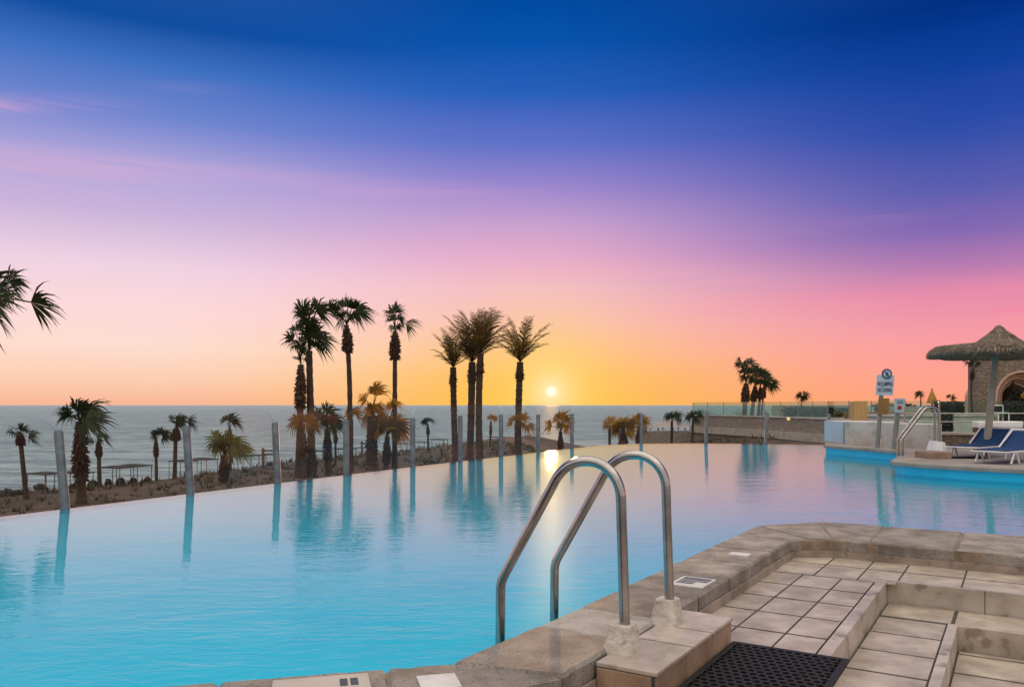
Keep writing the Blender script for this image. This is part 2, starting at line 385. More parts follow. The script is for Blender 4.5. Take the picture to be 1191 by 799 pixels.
def make_world():
    w = bpy.data.worlds.new('World'); scene.world = w; w.use_nodes = True
    w.node_tree.nodes.clear()
    t = NT(w.node_tree)
    out = t.new('ShaderNodeOutputWorld'); bg = t.new('ShaderNodeBackground'); t.link(bg.outputs[0], out.inputs[0])
    tc = t.new('ShaderNodeTexCoord')
    sep = t.new('ShaderNodeSeparateXYZ'); t.link(tc.outputs['Generated'], sep.inputs[0])
    x, y, z = sep.outputs
    hyp = t.math('SQRT', t.math('ADD', t.math('MULTIPLY', x, x), t.math('ADD', t.math('MULTIPLY', y, y), 1e-6)))
    e = t.math('DIVIDE', z, hyp)                   # tangent of the elevation
    a = t.math('DIVIDE', x, hyp)                   # sine of the azimuth
    ef = t.math('MULTIPLY', e, 1.25, clamp=True)   # 0.8 = top of the ramps
    def stops(px, rows, top):
        k = math.sqrt(1 + ((px - CX) / F) ** 2)
        s = [((HY - yy) / F / k * 1.25, lin(*c)) for yy, c in rows]
        return s + [(0.80, lin(*top))]
    left = t.ramp(ef, stops(70, [(468, (250, 184, 152)), (440, (253, 206, 178)), (400, (253, 221, 206)), (350, (252, 217, 219)), (300, (239, 209, 226)), (240, (203, 180, 219)),
                                 (180, (172, 165, 218)), (120, (112, 134, 208)), (60, (66, 114, 194)), (5, (14, 78, 160))], (60, 90, 160)))
    mid = t.ramp(ef, stops(595, [(468, (254, 190, 70)), (440, (255, 192, 92)), (410, (255, 196, 136)), (375, (252, 196, 176)), (335, (245, 190, 198)), (300, (230, 172, 205)), (260, (200, 160, 208)),
                                 (220, (156, 136, 206)), (170, (98, 114, 200)), (110, (40, 96, 188)), (50, (8, 84, 174)), (5, (0, 75, 162))], (50, 85, 160)))
    right = t.ramp(ef, stops(1110, [(468, (255, 160, 126)), (440, (255, 162, 142)), (400, (251, 158, 160)), (370, (241, 151, 168)), (340, (226, 138, 172)), (310, (184, 124, 176)), (270, (134, 106, 178)),
                                    (220, (92, 94, 176)), (150, (44, 78, 170)), (80, (18, 66, 158)), (20, (4, 52, 138)), (2, (2, 48, 130))], (45, 75, 150)))
    c = t.mix(t.smooth(a, 0.0, 0.50), mid, right)
    c = t.mix(t.smooth(a, 0.02, -0.42), c, left)
    # wisps of pink cloud, drawn out along the horizon
    cv = t.new('ShaderNodeCombineXYZ'); t.link(a, cv.inputs[0]); t.link(e, cv.inputs[1])
    n1 = t.noise(t.mapping(cv.outputs[0], (2.2, 26, 1), (0, 0, R(5))), 1.5, 7, 0.6, 0.7)
    n2 = t.noise(t.mapping(cv.outputs[0], (1.3, 7, 1), (0, 0, 0), (3.1, 1.7, 0)), 1.3, 3, 0.5)
    band = t.math('MULTIPLY', t.smooth(e, 0.03, 0.10), t.smooth(e, 0.44, 0.30))
    wis = t.math('MULTIPLY', t.smooth(n1, 0.50, 0.80), t.math('MULTIPLY', t.smooth(n2, 0.42, 0.62), band))
    wis = t.math('MULTIPLY', wis, t.smooth(e, 0.40, 0.18))
    c = t.mix(t.math('MULTIPLY', wis, 0.10), c, lin(246, 176, 205))
    # placed streaks: centre (sine azimuth, tangent elevation), half widths, slope
    for (px, py, wx, wy, sl, amt, colr) in [(20, 120, 0.075, 0.009, 0.16, 0.50, (222, 168, 208)), (100, 193, 0.16, 0.016, 0.06, 0.46, (236, 176, 208)), (430, 216, 0.18, 0.010, -0.02, 0.26, (226, 172, 212)),
                                            (225, 102, 0.05, 0.006, 0.10, 0.18, (160, 145, 210)), (1060, 345, 0.20, 0.014, 0.03, 0.35, (252, 150, 170)), (760, 322, 0.16, 0.018, -0.05, 0.30, (252, 170, 190)), (1185, 359, 0.02, 0.004, 0, 0.5, (255, 130, 170))]:
        kx = (px - CX) / F; k = math.sqrt(1 + kx * kx)
        ca, ce = kx / k, (HY - py) / F / k
        da = t.math('SUBTRACT', a, ca)
        de = t.math('SUBTRACT', t.math('SUBTRACT', e, ce), t.math('MULTIPLY', da, sl))
        de = t.math('ADD', de, t.math('MULTIPLY', t.math('SUBTRACT', n1, 0.5), wy * 2.0))
        g = t.math('EXPONENT', t.math('MULTIPLY', t.math('ADD', t.math('POWER', t.math('ABSOLUTE', t.math('DIVIDE', da, wx)), 2.0), t.math('POWER', t.math('ABSOLUTE', t.math('DIVIDE', de, wy)), 2.0)), -1.0))
        g = t.math('MULTIPLY', g, t.math('MULTIPLY', t.smooth(n1, 0.25, 0.65), amt))
        g = t.math('MULTIPLY', g, t.smooth(y, 0.0, 0.2))
        c = t.mix(g, c, lin(*colr))
    # sky behind the camera: warm near-white added as fill light, brighter higher up
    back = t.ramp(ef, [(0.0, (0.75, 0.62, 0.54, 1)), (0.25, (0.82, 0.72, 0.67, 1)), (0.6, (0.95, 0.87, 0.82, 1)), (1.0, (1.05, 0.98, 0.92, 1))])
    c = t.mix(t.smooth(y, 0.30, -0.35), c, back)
    c = t.mix(t.smooth(e, 0.56, 1.3), c, (1.72, 1.56, 1.38, 1))  # unseen overhead sky, brightened past white as added fill light
    # glow and disc of the sun
    dp = t.new('ShaderNodeVectorMath'); dp.operation = 'DOT_PRODUCT'
    t.link(tc.outputs['Generated'], dp.inputs[0]); dp.inputs[1].default_value = sun_dir
    ang = t.math('ARCCOSINE', t.math('MINIMUM', dp.outputs['Value'], 0.9999999))
    def gl(width, power, amt, col):
        g = t.math('MULTIPLY', t.math('EXPONENT', t.math('MULTIPLY', t.math('POWER', t.math('DIVIDE', ang, width), power), -1.0)), amt)
        return g, col
    for g, colr in [gl(0.095, 1.5, 0.32, lin(255, 210, 96)), gl(0.055, 1.4, 0.62, lin(255, 220, 96))]:
        c = t.mix(g, c, colr)
    g, colr = gl(0.017, 1.0, 1.0, (1.0, 0.92, 0.60, 1))
    c = t.mix(g, c, colr)
    c = t.mix(1.0, c, t.mix(t.smooth(ang, 0.0085, 0.0005), (0, 0, 0, 1), (0.55, 0.5, 0.42, 1)), 'ADD')
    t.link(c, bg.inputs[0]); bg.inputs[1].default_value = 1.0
make_world()

sun = bpy.data.lights.new('sun', 'SUN'); sun.energy = 1.5; sun.angle = R(0.9); sun.color = (1.0, 0.50, 0.18)
so = bpy.data.objects.new('sun', sun); COL.objects.link(so)
so.rotation_euler = (-Vector(sun_dir)).to_track_quat('-Z', 'Y').to_euler()
so.location = sun_dir * 100

cam = bpy.data.cameras.new('camera'); co = bpy.data.objects.new('camera', cam); COL.objects.link(co)
co.location = (0, 0, CZ); co.rotation_euler = (R(90), 0, 0)
cam.sensor_width = 36; cam.lens = 36 * F / 1191; cam.shift_x = (595.5 - CX) / 1191; cam.shift_y = (HY - 399.5) / 1191
cam.clip_start = 0.05; cam.clip_end = 120000
scene.camera = co
scene.view_settings.view_transform = 'Standard'; scene.view_settings.look = 'None'
scene.view_settings.exposure = 0; scene.view_settings.gamma = 1
scene.cycles.max_bounces = 8; scene.cycles.transparent_max_bounces = 24; scene.cycles.caustics_reflective = False; scene.cycles.caustics_refractive = False
scene.cycles.use_denoising = True; scene.cycles.sample_clamp_indirect = 4.0

# ------------------------------------------------------------------ sea and shore
SEA_Z = -5.05
SHORE = [(-200, -120), (-90, -10), (-45, 20), (-29, 47), (-25, 61), (-17, 80), (-11.0, 105), (0.7, 129), (11.3, 119), (9.0, 80), (11.0, 74), (14.5, 80), (17, 95), (26, 104), (48, 135), (200, 300), (900, 1000)]
LAND = SHORE + [(900, -200), (-200, -200)]
def shore_d(x, y):
    ins = False; n = len(LAND)
    for i in range(n):
        x0, y0 = LAND[i]; x1, y1 = LAND[(i + 1) % n]
        if (y0 > y) != (y1 > y) and x < x0 + (y - y0) / (y1 - y0) * (x1 - x0): ins = not ins
    d = 1e9
    for i in range(len(SHORE) - 1):
        x0, y0 = SHORE[i]; x1, y1 = SHORE[i + 1]
        dx, dy = x1 - x0, y1 - y0
        tt = max(0, min(1, ((x - x0) * dx + (y - y0) * dy) / (dx * dx + dy * dy)))
        d = min(d, math.hypot(x - x0 - tt * dx, y - y0 - tt * dy))
    return d if ins else -d
def terrain(x, y):
    d = shore_d(x, y) + 0.8 * noise.noise(Vector((x * 0.09, y * 0.09, 3.0)))
    top = -2.9 + 1.0 * ss(8, 14, x) + 0.9 * ss(14, 17.5, x)
    if d <= 0: return SEA_Z + max(-1.5, d * 0.12)
    k = min(1.0, d / 9.6)
    z = SEA_Z + (top - SEA_Z) * k
    return z + 0.10 * noise.noise(Vector((x * 0.22, y * 0.22, 0))) * min(1, d / 3) + 0.06 * noise.noise(Vector((x * 0.8, y * 0.8, 5)))
def ray_ground(px, py):
    """where the sight line through a pixel meets the terrain"""
    Y = 20.0
    while Y < 300:
        p = at(px, py, Y)
        if p.z <= terrain(p.x, p.y): return p
        Y += 0.25
    return at(px, py, 150)

def grid_axis(lo, hi, fine_lo, fine_hi, fs, cs):
    v = []; x = lo
    while x < hi:
        v.append(x); x += fs if fine_lo <= x <= fine_hi else cs
    return v + [hi]
gx = grid_axis(-200, 420, -48, 30, 1.3, 9); gy = grid_axis(-60, 480, 22, 140, 1.3, 9)
mb = MB()
vs = [(x, y, terrain(x, y)) for y in gy for x in gx]
nx = len(gx)
mb.add(vs, [(j * nx + i, j * nx + i + 1, (j + 1) * nx + i + 1, (j + 1) * nx + i) for j in range(len(gy) - 1) for i in range(nx - 1)], 0, True)
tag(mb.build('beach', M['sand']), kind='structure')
mb = MB(); ns = 96
ring = lambda r: [(r * math.cos(2 * PI * k / ns), r * math.sin(2 * PI * k / ns), SEA_Z) for k in range(ns)]
mb.add(ring(60000), [tuple(range(ns))])
tag(mb.build('sea', M['sea']), kind='structure')

# ------------------------------------------------------------------ pool
EDGE = [(-14, -8.5), (-5.5, 8.7), (-1.92, 15.7), (1.6, 22.2), (2.75, 24.2), (3.9, 25.1), (5.5, 25.4), (7.4, 25.1), (9.5, 24.3), (12, 22.8), (17, 21)]
C1, C3, C4, C5 = P(3.40, -2.09), P(7.59, -2.07), P(8.18, -1.64), P(8.24, 9.0)
C1 = Vector((-0.266, 3.521, 0)); CL = Vector((-13.2, 0.25, 0))
near = [(17, -0.5), (C5.x - 0.08, C5.y - 0.08), (C4.x, C4.y - 0.08), (C3.x + 0.06, C3.y - 0.08), (C1.x + 0.05, C1.y - 0.1), (CL.x, CL.y - 0.1), (-14, 0)]
pool_poly = EDGE[::-1] + [(-14, 0.15)]
wp = [(17, 21)] + [p for p in EDGE[::-1][1:-1]] + [(-9.6, 0.6)] + [(CL.x * 0.7, CL.y + 0.3 * 3.0)]
wp = EDGE[::-1][:-1] + [(-9.95, 0.9), (C1.x + 0.05, C1.y - 0.1), (C3.x + 0.06, C3.y - 0.08), (C4.x, C4.y - 0.08), (C5.x - 0.08, C5.y - 0.08), (17, 2.0)]
mb = MB(); n = len(wp)
mb.add([(x, y, 0) for x, y in wp], [tuple(range(n))])
tag(mb.build('pool_water', M['water']), kind='structure')
# basin: floor and inner walls, and the outer face of the overflow edge
mb = MB(); DEP = -0.05
mb.add([(x, y, DEP) for x, y in wp], [tuple(range(n))])
for i in range(n):
    (x0, y0), (x1, y1) = wp[i], wp[(i + 1) % n]
    mb.add([(x0, y0, DEP), (x1, y1, DEP), (x1, y1, -0.012), (x0, y0, -0.012)], [(0, 1, 2, 3)])
tag(mb.build('pool_basin', M['pool_tile']), kind='structure')
mb = MB()
E = [Vector((p[0], p[1])) for p in EDGE]
for i in range(len(E) - 1):
    d = (E[i + 1] - E[i]).normalized(); nn = Vector((-d.y, d.x)) * 0.16
    a, b = E[i], E[i + 1]
    mb.add([(a.x, a.y, -0.014), (b.x, b.y, -0.014), (b.x + nn.x, b.y + nn.y, -0.05), (a.x + nn.x, a.y + nn.y, -0.05),
            (b.x + nn.x, b.y + nn.y, -3.6), (a.x + nn.x, a.y + nn.y, -3.6)], [(0, 1, 2, 3), (3, 2, 4, 5)])
tag(mb.build('pool_edge', M['pool_wall']), kind='structure')

# ------------------------------------------------------------------ near coping
rc = random.Random(4)
mb = MB()                                          # slot 0 stones, 1 joints, 2 pale stone
ZC = 0.08
def slab(pts, mi=0, dz=0.0):
    pts = [Vector(p[:2]) for p in pts]
    c = sum(pts, Vector((0, 0))) / len(pts)
    q = [p + (c - p).normalized() * 0.005 for p in pts]
    area = sum(q[i].x * q[(i + 1) % len(q)].y - q[(i + 1) % len(q)].x * q[i].y for i in range(len(q)))
    if area < 0: q = q[::-1]
    out = []
    for i in range(len(q)):
        a_, b_ = q[i], q[(i + 1) % len(q)]
        k = max(1, int((b_ - a_).length / 0.045)); nn = Vector((-(b_ - a_).y, (b_ - a_).x)).normalized()
        for j in range(k):
            w = a_.lerp(b_, j / k)
            out.append(w + nn * (abs(rc.gauss(0, 0.003)) + (rc.uniform(0.004, 0.014) if rc.random() < 0.07 else 0)) if j else w + (c - w).normalized() * rc.uniform(0.002, 0.010))
    mb.prism([(p.x, p.y) for p in out], ZC - 0.09 + dz, ZC + dz + rc.uniform(-0.003, 0.003), mi, bevel=0.014)
us = [3.36, 3.57, 4.02, 4.62, 5.22, 5.72, 6.30, 6.86]
us = [2.75, 3.55, 4.02, 4.62, 5.22, 5.72, 6.30, 6.90]
for i in range(len(us) - 1):
    u0, u1 = us[i], us[i + 1]
    if i == 0:
        slab([(C1.x, C1.y), P(u1, -2.08), P(u1, -1.595), P(2.95, -1.595)])
    else:
        slab([P(u0, -2.08), P(u1, -2.07), P(u1, -1.595), P(u0, -1.595)], 2 if i == 1 else 0)
slab([P(6.90, -2.07), P(7.59, -2.07), P(7.06, -1.50), P(6.90, -1.595)])
slab([P(7.59, -2.07), P(8.18, -1.64), P(7.13, -1.30), P(7.06, -1.50)])
vv = [-1.64, -1.05, -0.42, 0.18, 0.80, 1.40, 2.0, 2.8, 3.6, 4.4, 5.2, 6.0, 7.0, 8.0, 9.0]
for i in range(len(vv) - 1):
    v0, v1 = vv[i], vv[i + 1]
    i0 = -1.30 if i == 0 else v0
    slab([P(8.18 + 0.006 * i, v0), P(8.19 + 0.006 * i, v1), P(7.12, v1), P(7.13, i0)])
# coping on the left, towards the bottom corner of the photo
dl = Vector((-0.97, -0.245)); nl = Vector((0.245, -0.97)) * 0.52
seq = [0.0, 0.28, 0.95, 1.6, 2.3, 3.0, 3.8, 4.6, 5.5, 6.5, 7.5, 8.5, 9.5, 10.5]
Cv = Vector((C1.x, C1.y))
for i in range(len(seq) - 1):
    a, b = Cv + dl * seq[i], Cv + dl * seq[i + 1]
    ai = a + nl
    if i == 0: ai = Vector(P(2.95, -1.595)[:2])
    slab([a, b, b + nl, ai])
# body under the stones
def body(pts, z0, z1, mi):
    pts = [Vector(p[:2]) for p in pts]
    area = sum(pts[i].x * pts[(i + 1) % len(pts)].y - pts[(i + 1) % len(pts)].x * pts[i].y for i in range(len(pts)))
    if area < 0: pts = pts[::-1]
    mb.prism([(p.x, p.y) for p in pts], z0, z1, mi)
body([P(2.95, -1.61), P(7.0, -1.61), P(7.59, -2.0), P(6.9, -2.06), Vector((C1.x + 0.03, C1.y - 0.01, 0))], -1.5, ZC - 0.012, 1)
body([P(6.95, -1.63), P(7.145, -1.29), P(8.12, -1.63), P(7.56, -2.05)], -1.5, ZC - 0.014, 1)
body([P(7.135, -1.32), P(7.135, 9.0), P(8.17, 9.0), P(8.12, -1.63)], -1.5, ZC - 0.010, 1)
body([Cv + dl * 0.0 + nl * 0.04, Cv + dl * 10.4 + nl * 0.04, Cv + dl * 10.4 + nl * 0.97, Vector(P(2.96, -1.62)[:2])], -1.5, ZC - 0.016, 1)
tag(mb.build('pool_coping', [M['coping'], M['joint'], surf('pale_coping', (0.38, 0.355, 0.33), (0.25, 0.225, 0.20), 7, 0.8, bump=0.5, bscale=50, bdist=0.008, spots=(60, 0.6, (0.24, 0.2, 0.17), 0.5))]), kind='structure')

# wall under the inner edge of the coping: small mortar kerb
mb = MB()
def pbox(u0, u1, v0, v1, z0, z1, mi=0, m=None):
    (m or mb).box((u0, v0, z0), (u1, v1, z1), lambda u, v, z: P(u, v, z), mi)

# ------------------------------------------------------------------ tiled deck and steps
Z1, Z2, Z3 = -0.07, -0.22, -0.37
mb = MB()
rt = random.Random(8)
def tiles(u0, u1, v0, v1, z, ul, vl, gap=0.017):
    """tiles between the given joint lines, 8 mm proud of the grout"""
    for a, b in zip(ul[:-1], ul[1:]):
        for c, d in zip(vl[:-1], vl[1:]):
            a1, b1, c1, d1 = max(a, u0), min(b, u1), max(c, v0), min(d, v1)
            if b1 - a1 < 0.03 or d1 - c1 < 0.03: continue
            g = gap / 2
            h = z + rt.uniform(-0.001, 0.001)
            gu = g * 1.6
            q = [P(a1 + gu, c1 + g), P(a1 + gu, d1 - g), P(b1 - gu, d1 - g), P(b1 - gu, c1 + g)]
            mb.prism([(p.x, p.y) for p in q][::-1], z - 0.012, h, 0, bevel=0.002)
rng = lambda a, b, s: [a + s * i for i in range(int((b - a) / s) + 2)]
ul = [6.30 - 0.42 * i for i in range(16)][::-1] + [6.375, 6.75, 7.16]
tiles(0.5, 6.30, -1.60, -0.878, Z1, ul[:-3] + [6.30], [-1.65, -1.371, -1.10, -0.878])
tiles(6.30, 7.15, -1.60, -0.74, Z1, [6.30, 6.78, 7.16], [-1.65, -1.30, -1.0, -0.74])
tiles(6.40, 7.15, -0.74, 9.0, Z1, [6.40, 6.78, 7.16], [-0.74 + 0.40 * i for i in range(26)])
tiles(-2.0, 5.93, -0.80, -0.395, Z2, [5.93 - 0.42 * i for i in range(20)][::-1], [-0.80, -0.395])
tiles(5.95, 6.37, -0.80, -0.37, Z2, [5.95, 6.38], [-0.80, -0.37])
tiles(5.95, 6.37, -0.36, 9.0, Z2, [5.95, 6.38], [-0.36 + 0.42 * i for i in range(24)])
tiles(-3.0, 5.90, -0.33, 9.0, Z3, [5.82 - 0.42 * i for i in range(22)][::-1] + [5.91], [-0.33 + 0.62 * i for i in range(17)])
# grout beds
pbox(0.5, 6.37, -1.62, -0.885, -1.4, Z1 - 0.0035, 1)
pbox(6.40, 7.15, -1.62, 9.0, -1.4, Z1 - 0.004, 1)
pbox(6.36, 6.41, -1.62, -0.83, -1.39, Z1 - 0.0045, 1)
pbox(-2.0, 5.92, -0.80, -0.395, -1.4, Z2 - 0.0035, 1)
pbox(5.93, 6.37, -0.80, 9.0, -1.4, Z2 - 0.004, 1)
pbox(-3.0, 5.90, -0.35, 9.0, -1.4, Z3 - 0.0035, 1)
# edge tiles of the steps: pale nosing strips with their risers
for a, b in ((0.6, 3.05), (3.055, 4.15), (4.155, 5.10), (5.105, 6.415)):
    pbox(a, b, -0.872, -0.805, Z2 - 0.02, Z1 + 0.004, 2)
for a, b in ((-0.8715, -0.2), (-0.195, 0.62), (0.625, 1.45), (1.455, 2.3), (2.305, 3.2), (3.2, 9)):
    pbox(6.372, 6.415, a if a > -0.5 else -0.8035, b, Z2 - 0.02, Z1 + 0.0035, 2)
for a, b in ((-2.0, 3.6), (3.605, 4.72), (4.725, 5.945)):
    pbox(a, b, -0.39, -0.335, Z3 - 0.02, Z2 + 0.004, 2)
for a, b in ((-0.334, 0.55), (0.555, 1.5), (1.505, 9)):
    pbox(5.905, 5.947, a, b, Z3 - 0.02, Z2 + 0.0035, 2)
# low plaster kerb between the deck and the coping
for a, b in ((0.5, 3.6), (4.32, 5.3), (5.305, 6.2), (6.205, 6.98)):
    pbox(a, b, -1.612, -1.585, Z1 - 0.02, -0.015, 3)
pbox(7.125, 7.15, -1.30, 9.0, Z1 - 0.02, -0.012, 3)
q = [P(6.97, -1.612), P(7.15, -1.31), P(7.125, -1.29), P(6.96, -1.585)]
mb.prism([(p.x, p.y) for p in q], Z1 - 0.02, -0.013, 3) if False else mb.prism([(p.x, p.y) for p in q][::-1], Z1 - 0.02, -0.013, 3)
tag(mb.build('pool_deck', [M['tile'], M['grout'], M['riser'], M['kerb']], bevel=0.0), kind='structure')

# tiled plinth beside the hand rails
base = P(3.76, -1.45, Z1)
t_ = thing('tiled_plinth', 'low tiled block with brown sides, the two near handrails standing at its edge', 'plinth', base)
mb = MB()
ZB = 0.066
pbox(3.232, 4.288, -1.583, -1.312, Z1 - 0.005, ZB - 0.004)
mb.build('core', M['grout'], t_)
mb = MB()
for a, b in ((3.225, 3.660), (3.676, 3.942), (3.958, 4.30)):
    pbox(a, b, -1.585, -1.298, ZB - 0.02, ZB)
mb.build('top_tile', M['tile'], t_, bevel=0.004)
mb = MB()
for a, b in ((3.235, 3.60), (3.607, 3.98), (3.987, 4.286)):
    pbox(a, b, -1.318, -1.304, Z1, ZB - 0.026)
pbox(3.224, 3.236, -1.583, -1.325, Z1, ZB - 0.024)
pbox(4.284, 4.296, -1.583, -1.325, Z1, ZB - 0.024)
mb.build('side_tile', M['block_side'], t_, bevel=0.003)

# rubber mat with rows of holes
mb = MB()
mu0, mu1, mv0, mv1, mz = 2.75, 4.235, -1.27, -0.72, Z1 + 0.006
cu, cv_ = 0.047, 0.041
nu, nv = int((mu1 - mu0) / cu), 12
cv_ = (mv1 - mv0 - 0.02) / (nv + 0.5)
NS = 12
for i in range(nu):
    for j in range(nv):
        uc = mu0 + 0.015 + (i + 0.5) * cu; vc = mv0 + 0.01 + (j + 0.75) * cv_ + (0.25 * cv_ if i % 2 else -0.25 * cv_)
        
        vs = []
        for k in range(NS):
            th = 2 * PI * k / NS + PI / NS
            c_, s_ = math.cos(th), math.sin(th)
            m_ = max(abs(c_), abs(s_))
            ou, ov = c_ / m_ * cu / 2, s_ / m_ * cv_ / 2
            iu, iv = c_ * cu * 0.37, s_ * cv_ * 0.40
            vs += [P(uc + ou, vc + ov, mz + 0.016), P(uc + iu, vc + iv, mz + 0.016), P(uc + iu * 1.08, vc + iv * 1.08, mz)]
        fs = []
        for k in range(NS):
            k2 = (k + 1) % NS
            fs += [(3 * k, 3 * k + 1, 3 * k2 + 1, 3 * k2), (3 * k + 1, 3 * k + 2, 3 * k2 + 2, 3 * k2 + 1)]
        mb.add(vs, fs)
pbox(mu0, mu1, mv0 - 0.012, mv0 + 0.016, mz, mz + 0.017); pbox(mu0, mu1, mv1 - 0.016, mv1 + 0.012, mz, mz + 0.017)
pbox(mu1 - 0.012, mu1 + 0.014, mv0 - 0.0115, mv1 + 0.0115, mz + 0.0005, mz + 0.0165)
tag(mb.build('rubber_mat', M['rubber'], loc=P(3.5, -1.0, Z1)), 'black rubber mat with rows of oval holes on the beige deck tiles', 'mat')

# ------------------------------------------------------------------ hand rails
def bez(pts, n=10):
    """Catmull-Rom through the points"""
    q = [pts[0]] + list(pts) + [pts[-1]]; out = []
    for i in range(1, len(q) - 2):
        p0, p1, p2, p3 = (Vector(a) for a in q[i - 1:i + 3])
        for k in range(n):
            t = k / n
            out.append(0.5 * ((2 * p1) + (p2 - p0) * t + (2 * p0 - 5 * p1 + 4 * p2 - p3) * t * t + (3 * p1 - p0 - 3 * p2 + p3) * t ** 3))
    return out + [Vector(pts[-1])]
def fillet(pts, rad, n=10):
    out = [Vector(pts[0])]
    for i in range(1, len(pts) - 1):
        a, b, c = Vector(pts[i - 1]), Vector(pts[i]), Vector(pts[i + 1])
        d1, d2 = (a - b).normalized(), (c - b).normalized()
        ang = math.acos(max(-1, min(1, d1.dot(d2))))
        r_ = rad[i] if isinstance(rad, dict) else rad
        tl = min(r_ / math.tan(ang / 2), 0.49 * (a - b).length * 2, (c - b).length * 0.98)
        rr = tl * math.tan(ang / 2)
        bis = (d1 + d2).normalized(); cen = b + bis * (rr / math.sin(ang / 2))
        p1, p2 = b + d1 * tl, b + d2 * tl
        v1, v2 = p1 - cen, p2 - cen
        tot = v1.angle(v2)
        for k in range(n + 1):
            f = k / n
            out.append(cen + (v1 * math.sin((1 - f) * tot) + v2 * math.sin(f * tot)) / math.sin(tot))
    out.append(Vector(pts[-1]))
    return out
def rough_block(mb, u, v, z0, z1, s0, s1, seed):
    rr = random.Random(seed); N = 16; L = 7
    vs = []
    for i in range(L):
        f = i / (L - 1); z = z0 + (z1 - z0) * f; s = s0 + (s1 - s0) * (f ** 0.8)
        for k in range(N):
            th = 2 * PI * k / N + 0.2
            c_, s_ = math.cos(th), math.sin(th); m_ = (abs(c_) ** 5 + abs(s_) ** 5) ** (-1 / 5)
            w = s / 2 * m_ * (1 + rr.uniform(-0.03, 0.03))
            vs.append(P(u + c_ * w, v + s_ * w * 0.9, z + rr.uniform(-0.004, 0.004)))
    fs = [(i * N + k, (i + 1) * N + k, (i + 1) * N + (k + 1) % N, i * N + (k + 1) % N) for i in range(L - 1) for k in range(N)]
    fs.append(tuple((L - 1) * N + k for k in range(N))[::-1])
    mb.add(vs, fs, 0, False)
def near_rail(u, label, seed, lean):
    r0 = thing('pool_handrail', label, 'handrail', P(u, -1.555, 0.06), 'handrails of the near pool ladder')
    prof = [(-1.545, 0.05), (-1.575, 0.936), (-1.86, 0.930), (-2.236, 0.30), (-2.245, -0.8)]
    pts3 = [Vector((v, 0, z)) for v, z in prof]
    pl = fillet(pts3, {1: 0.165, 2: 0.20, 3: 0.14})
    mb = MB(); mb.tube([P(u + lean * max(0, p.z), p.x, p.z) for p in pl], 0.0245, 20)
    mb.build('tube', M['steel'], r0)
    mb = MB(); rough_block(mb, u, -1.56, 0.055, 0.185, 0.185, 0.12, seed)
    mb.build('mortar_footing', M['mortar'], r0)
near_rail(3.455, 'nearer polished steel handrail curving over the coping into the pool', 3, 0.0)
near_rail(4.02, 'polished steel handrail behind its twin, set in mortar beside the tiled block', 7, 0.0)

# plates set in the coping
def plate(u, v, lu, lv, label, bars, rot=0, zt=ZC):
    r0 = thing('coping_plate', label, 'plate', P(u, v, zt), 'white plates set in the coping')
    mb = MB(); pbox(u - lu / 2, u + lu / 2, v - lv / 2, v + lv / 2, zt - 0.004, zt + 0.007, 0, mb); mb.build('panel', M['plate'], r0, bevel=0.002)
    if bars:
        mb = MB()
        for (a, b, c, d) in bars:
            pbox(u - lu / 2 + a * lu, u - lu / 2 + b * lu, v - lv / 2 + c * lv, v - lv / 2 + d * lv, zt + 0.0065, zt + 0.0085, 0, mb)
        mb.build('printing', M['ink'], r0)
rb = random.Random(2); bars = []
for k, (a, b) in enumerate(((0.80, 0.90), (0.66, 0.76), (0.50, 0.60), (0.36, 0.44), (0.22, 0.30))):
    x = 0.10
    while x < (0.90 if k < 3 else 0.6):
        w = rb.uniform(0.03, 0.09); bars.append((a, b, x, min(0.92, x + w))); x += w + 0.015
plate(4.93, -1.745, 0.27, 0.215, 'white printed plate on the coping just behind the rear near handrail', bars)
plate(6.04, -1.775, 0.115, 0.15, 'small blank white plate farther along the coping, towards the corner', [])
def lplate(d0, d1, w0, w1, label, marks, m='plate'):
    a = Cv + dl * d0 + nl * w0; 
    r0 = thing('coping_plate', label, 'plate', (a.x, a.y, ZC), 'white plates set in the coping')
    def quad(da, db, wa, wb, z0, z1, mb):
        q = [Cv + dl * da + nl * wa, Cv + dl * da + nl * wb, Cv + dl * db + nl * wb, Cv + dl * db + nl * wa]
        mb.prism([(p.x, p.y) for p in q][::-1], z0, z1)
    mb = MB(); quad(d0, d1, w0, w1, ZC - 0.004, ZC + 0.006, mb); mb.build('panel', M[m], r0)
    if marks:
        mb = MB()
        for (p_, q_, e_, f_) in marks:
            quad(d0 + (d1 - d0) * p_, d0 + (d1 - d0) * q_, w0 + (w1 - w0) * e_, w0 + (w1 - w0) * f_, ZC + 0.0055, ZC + 0.0075, mb)
        mb.build('printing', M['ink'], r0)
lplate(0.36, 0.74, 0.13, 0.75, 'worn grey plate with two dark marks in the coping at the bottom edge', [(0.12, 0.20, 0.16, 0.42), (0.23, 0.31, 0.16, 0.42)], 'concrete')
lplate(0.01, 0.17, 0.30, 0.62, 'pale plate in the coping where it bends, at the bottom edge', [], 'plate')

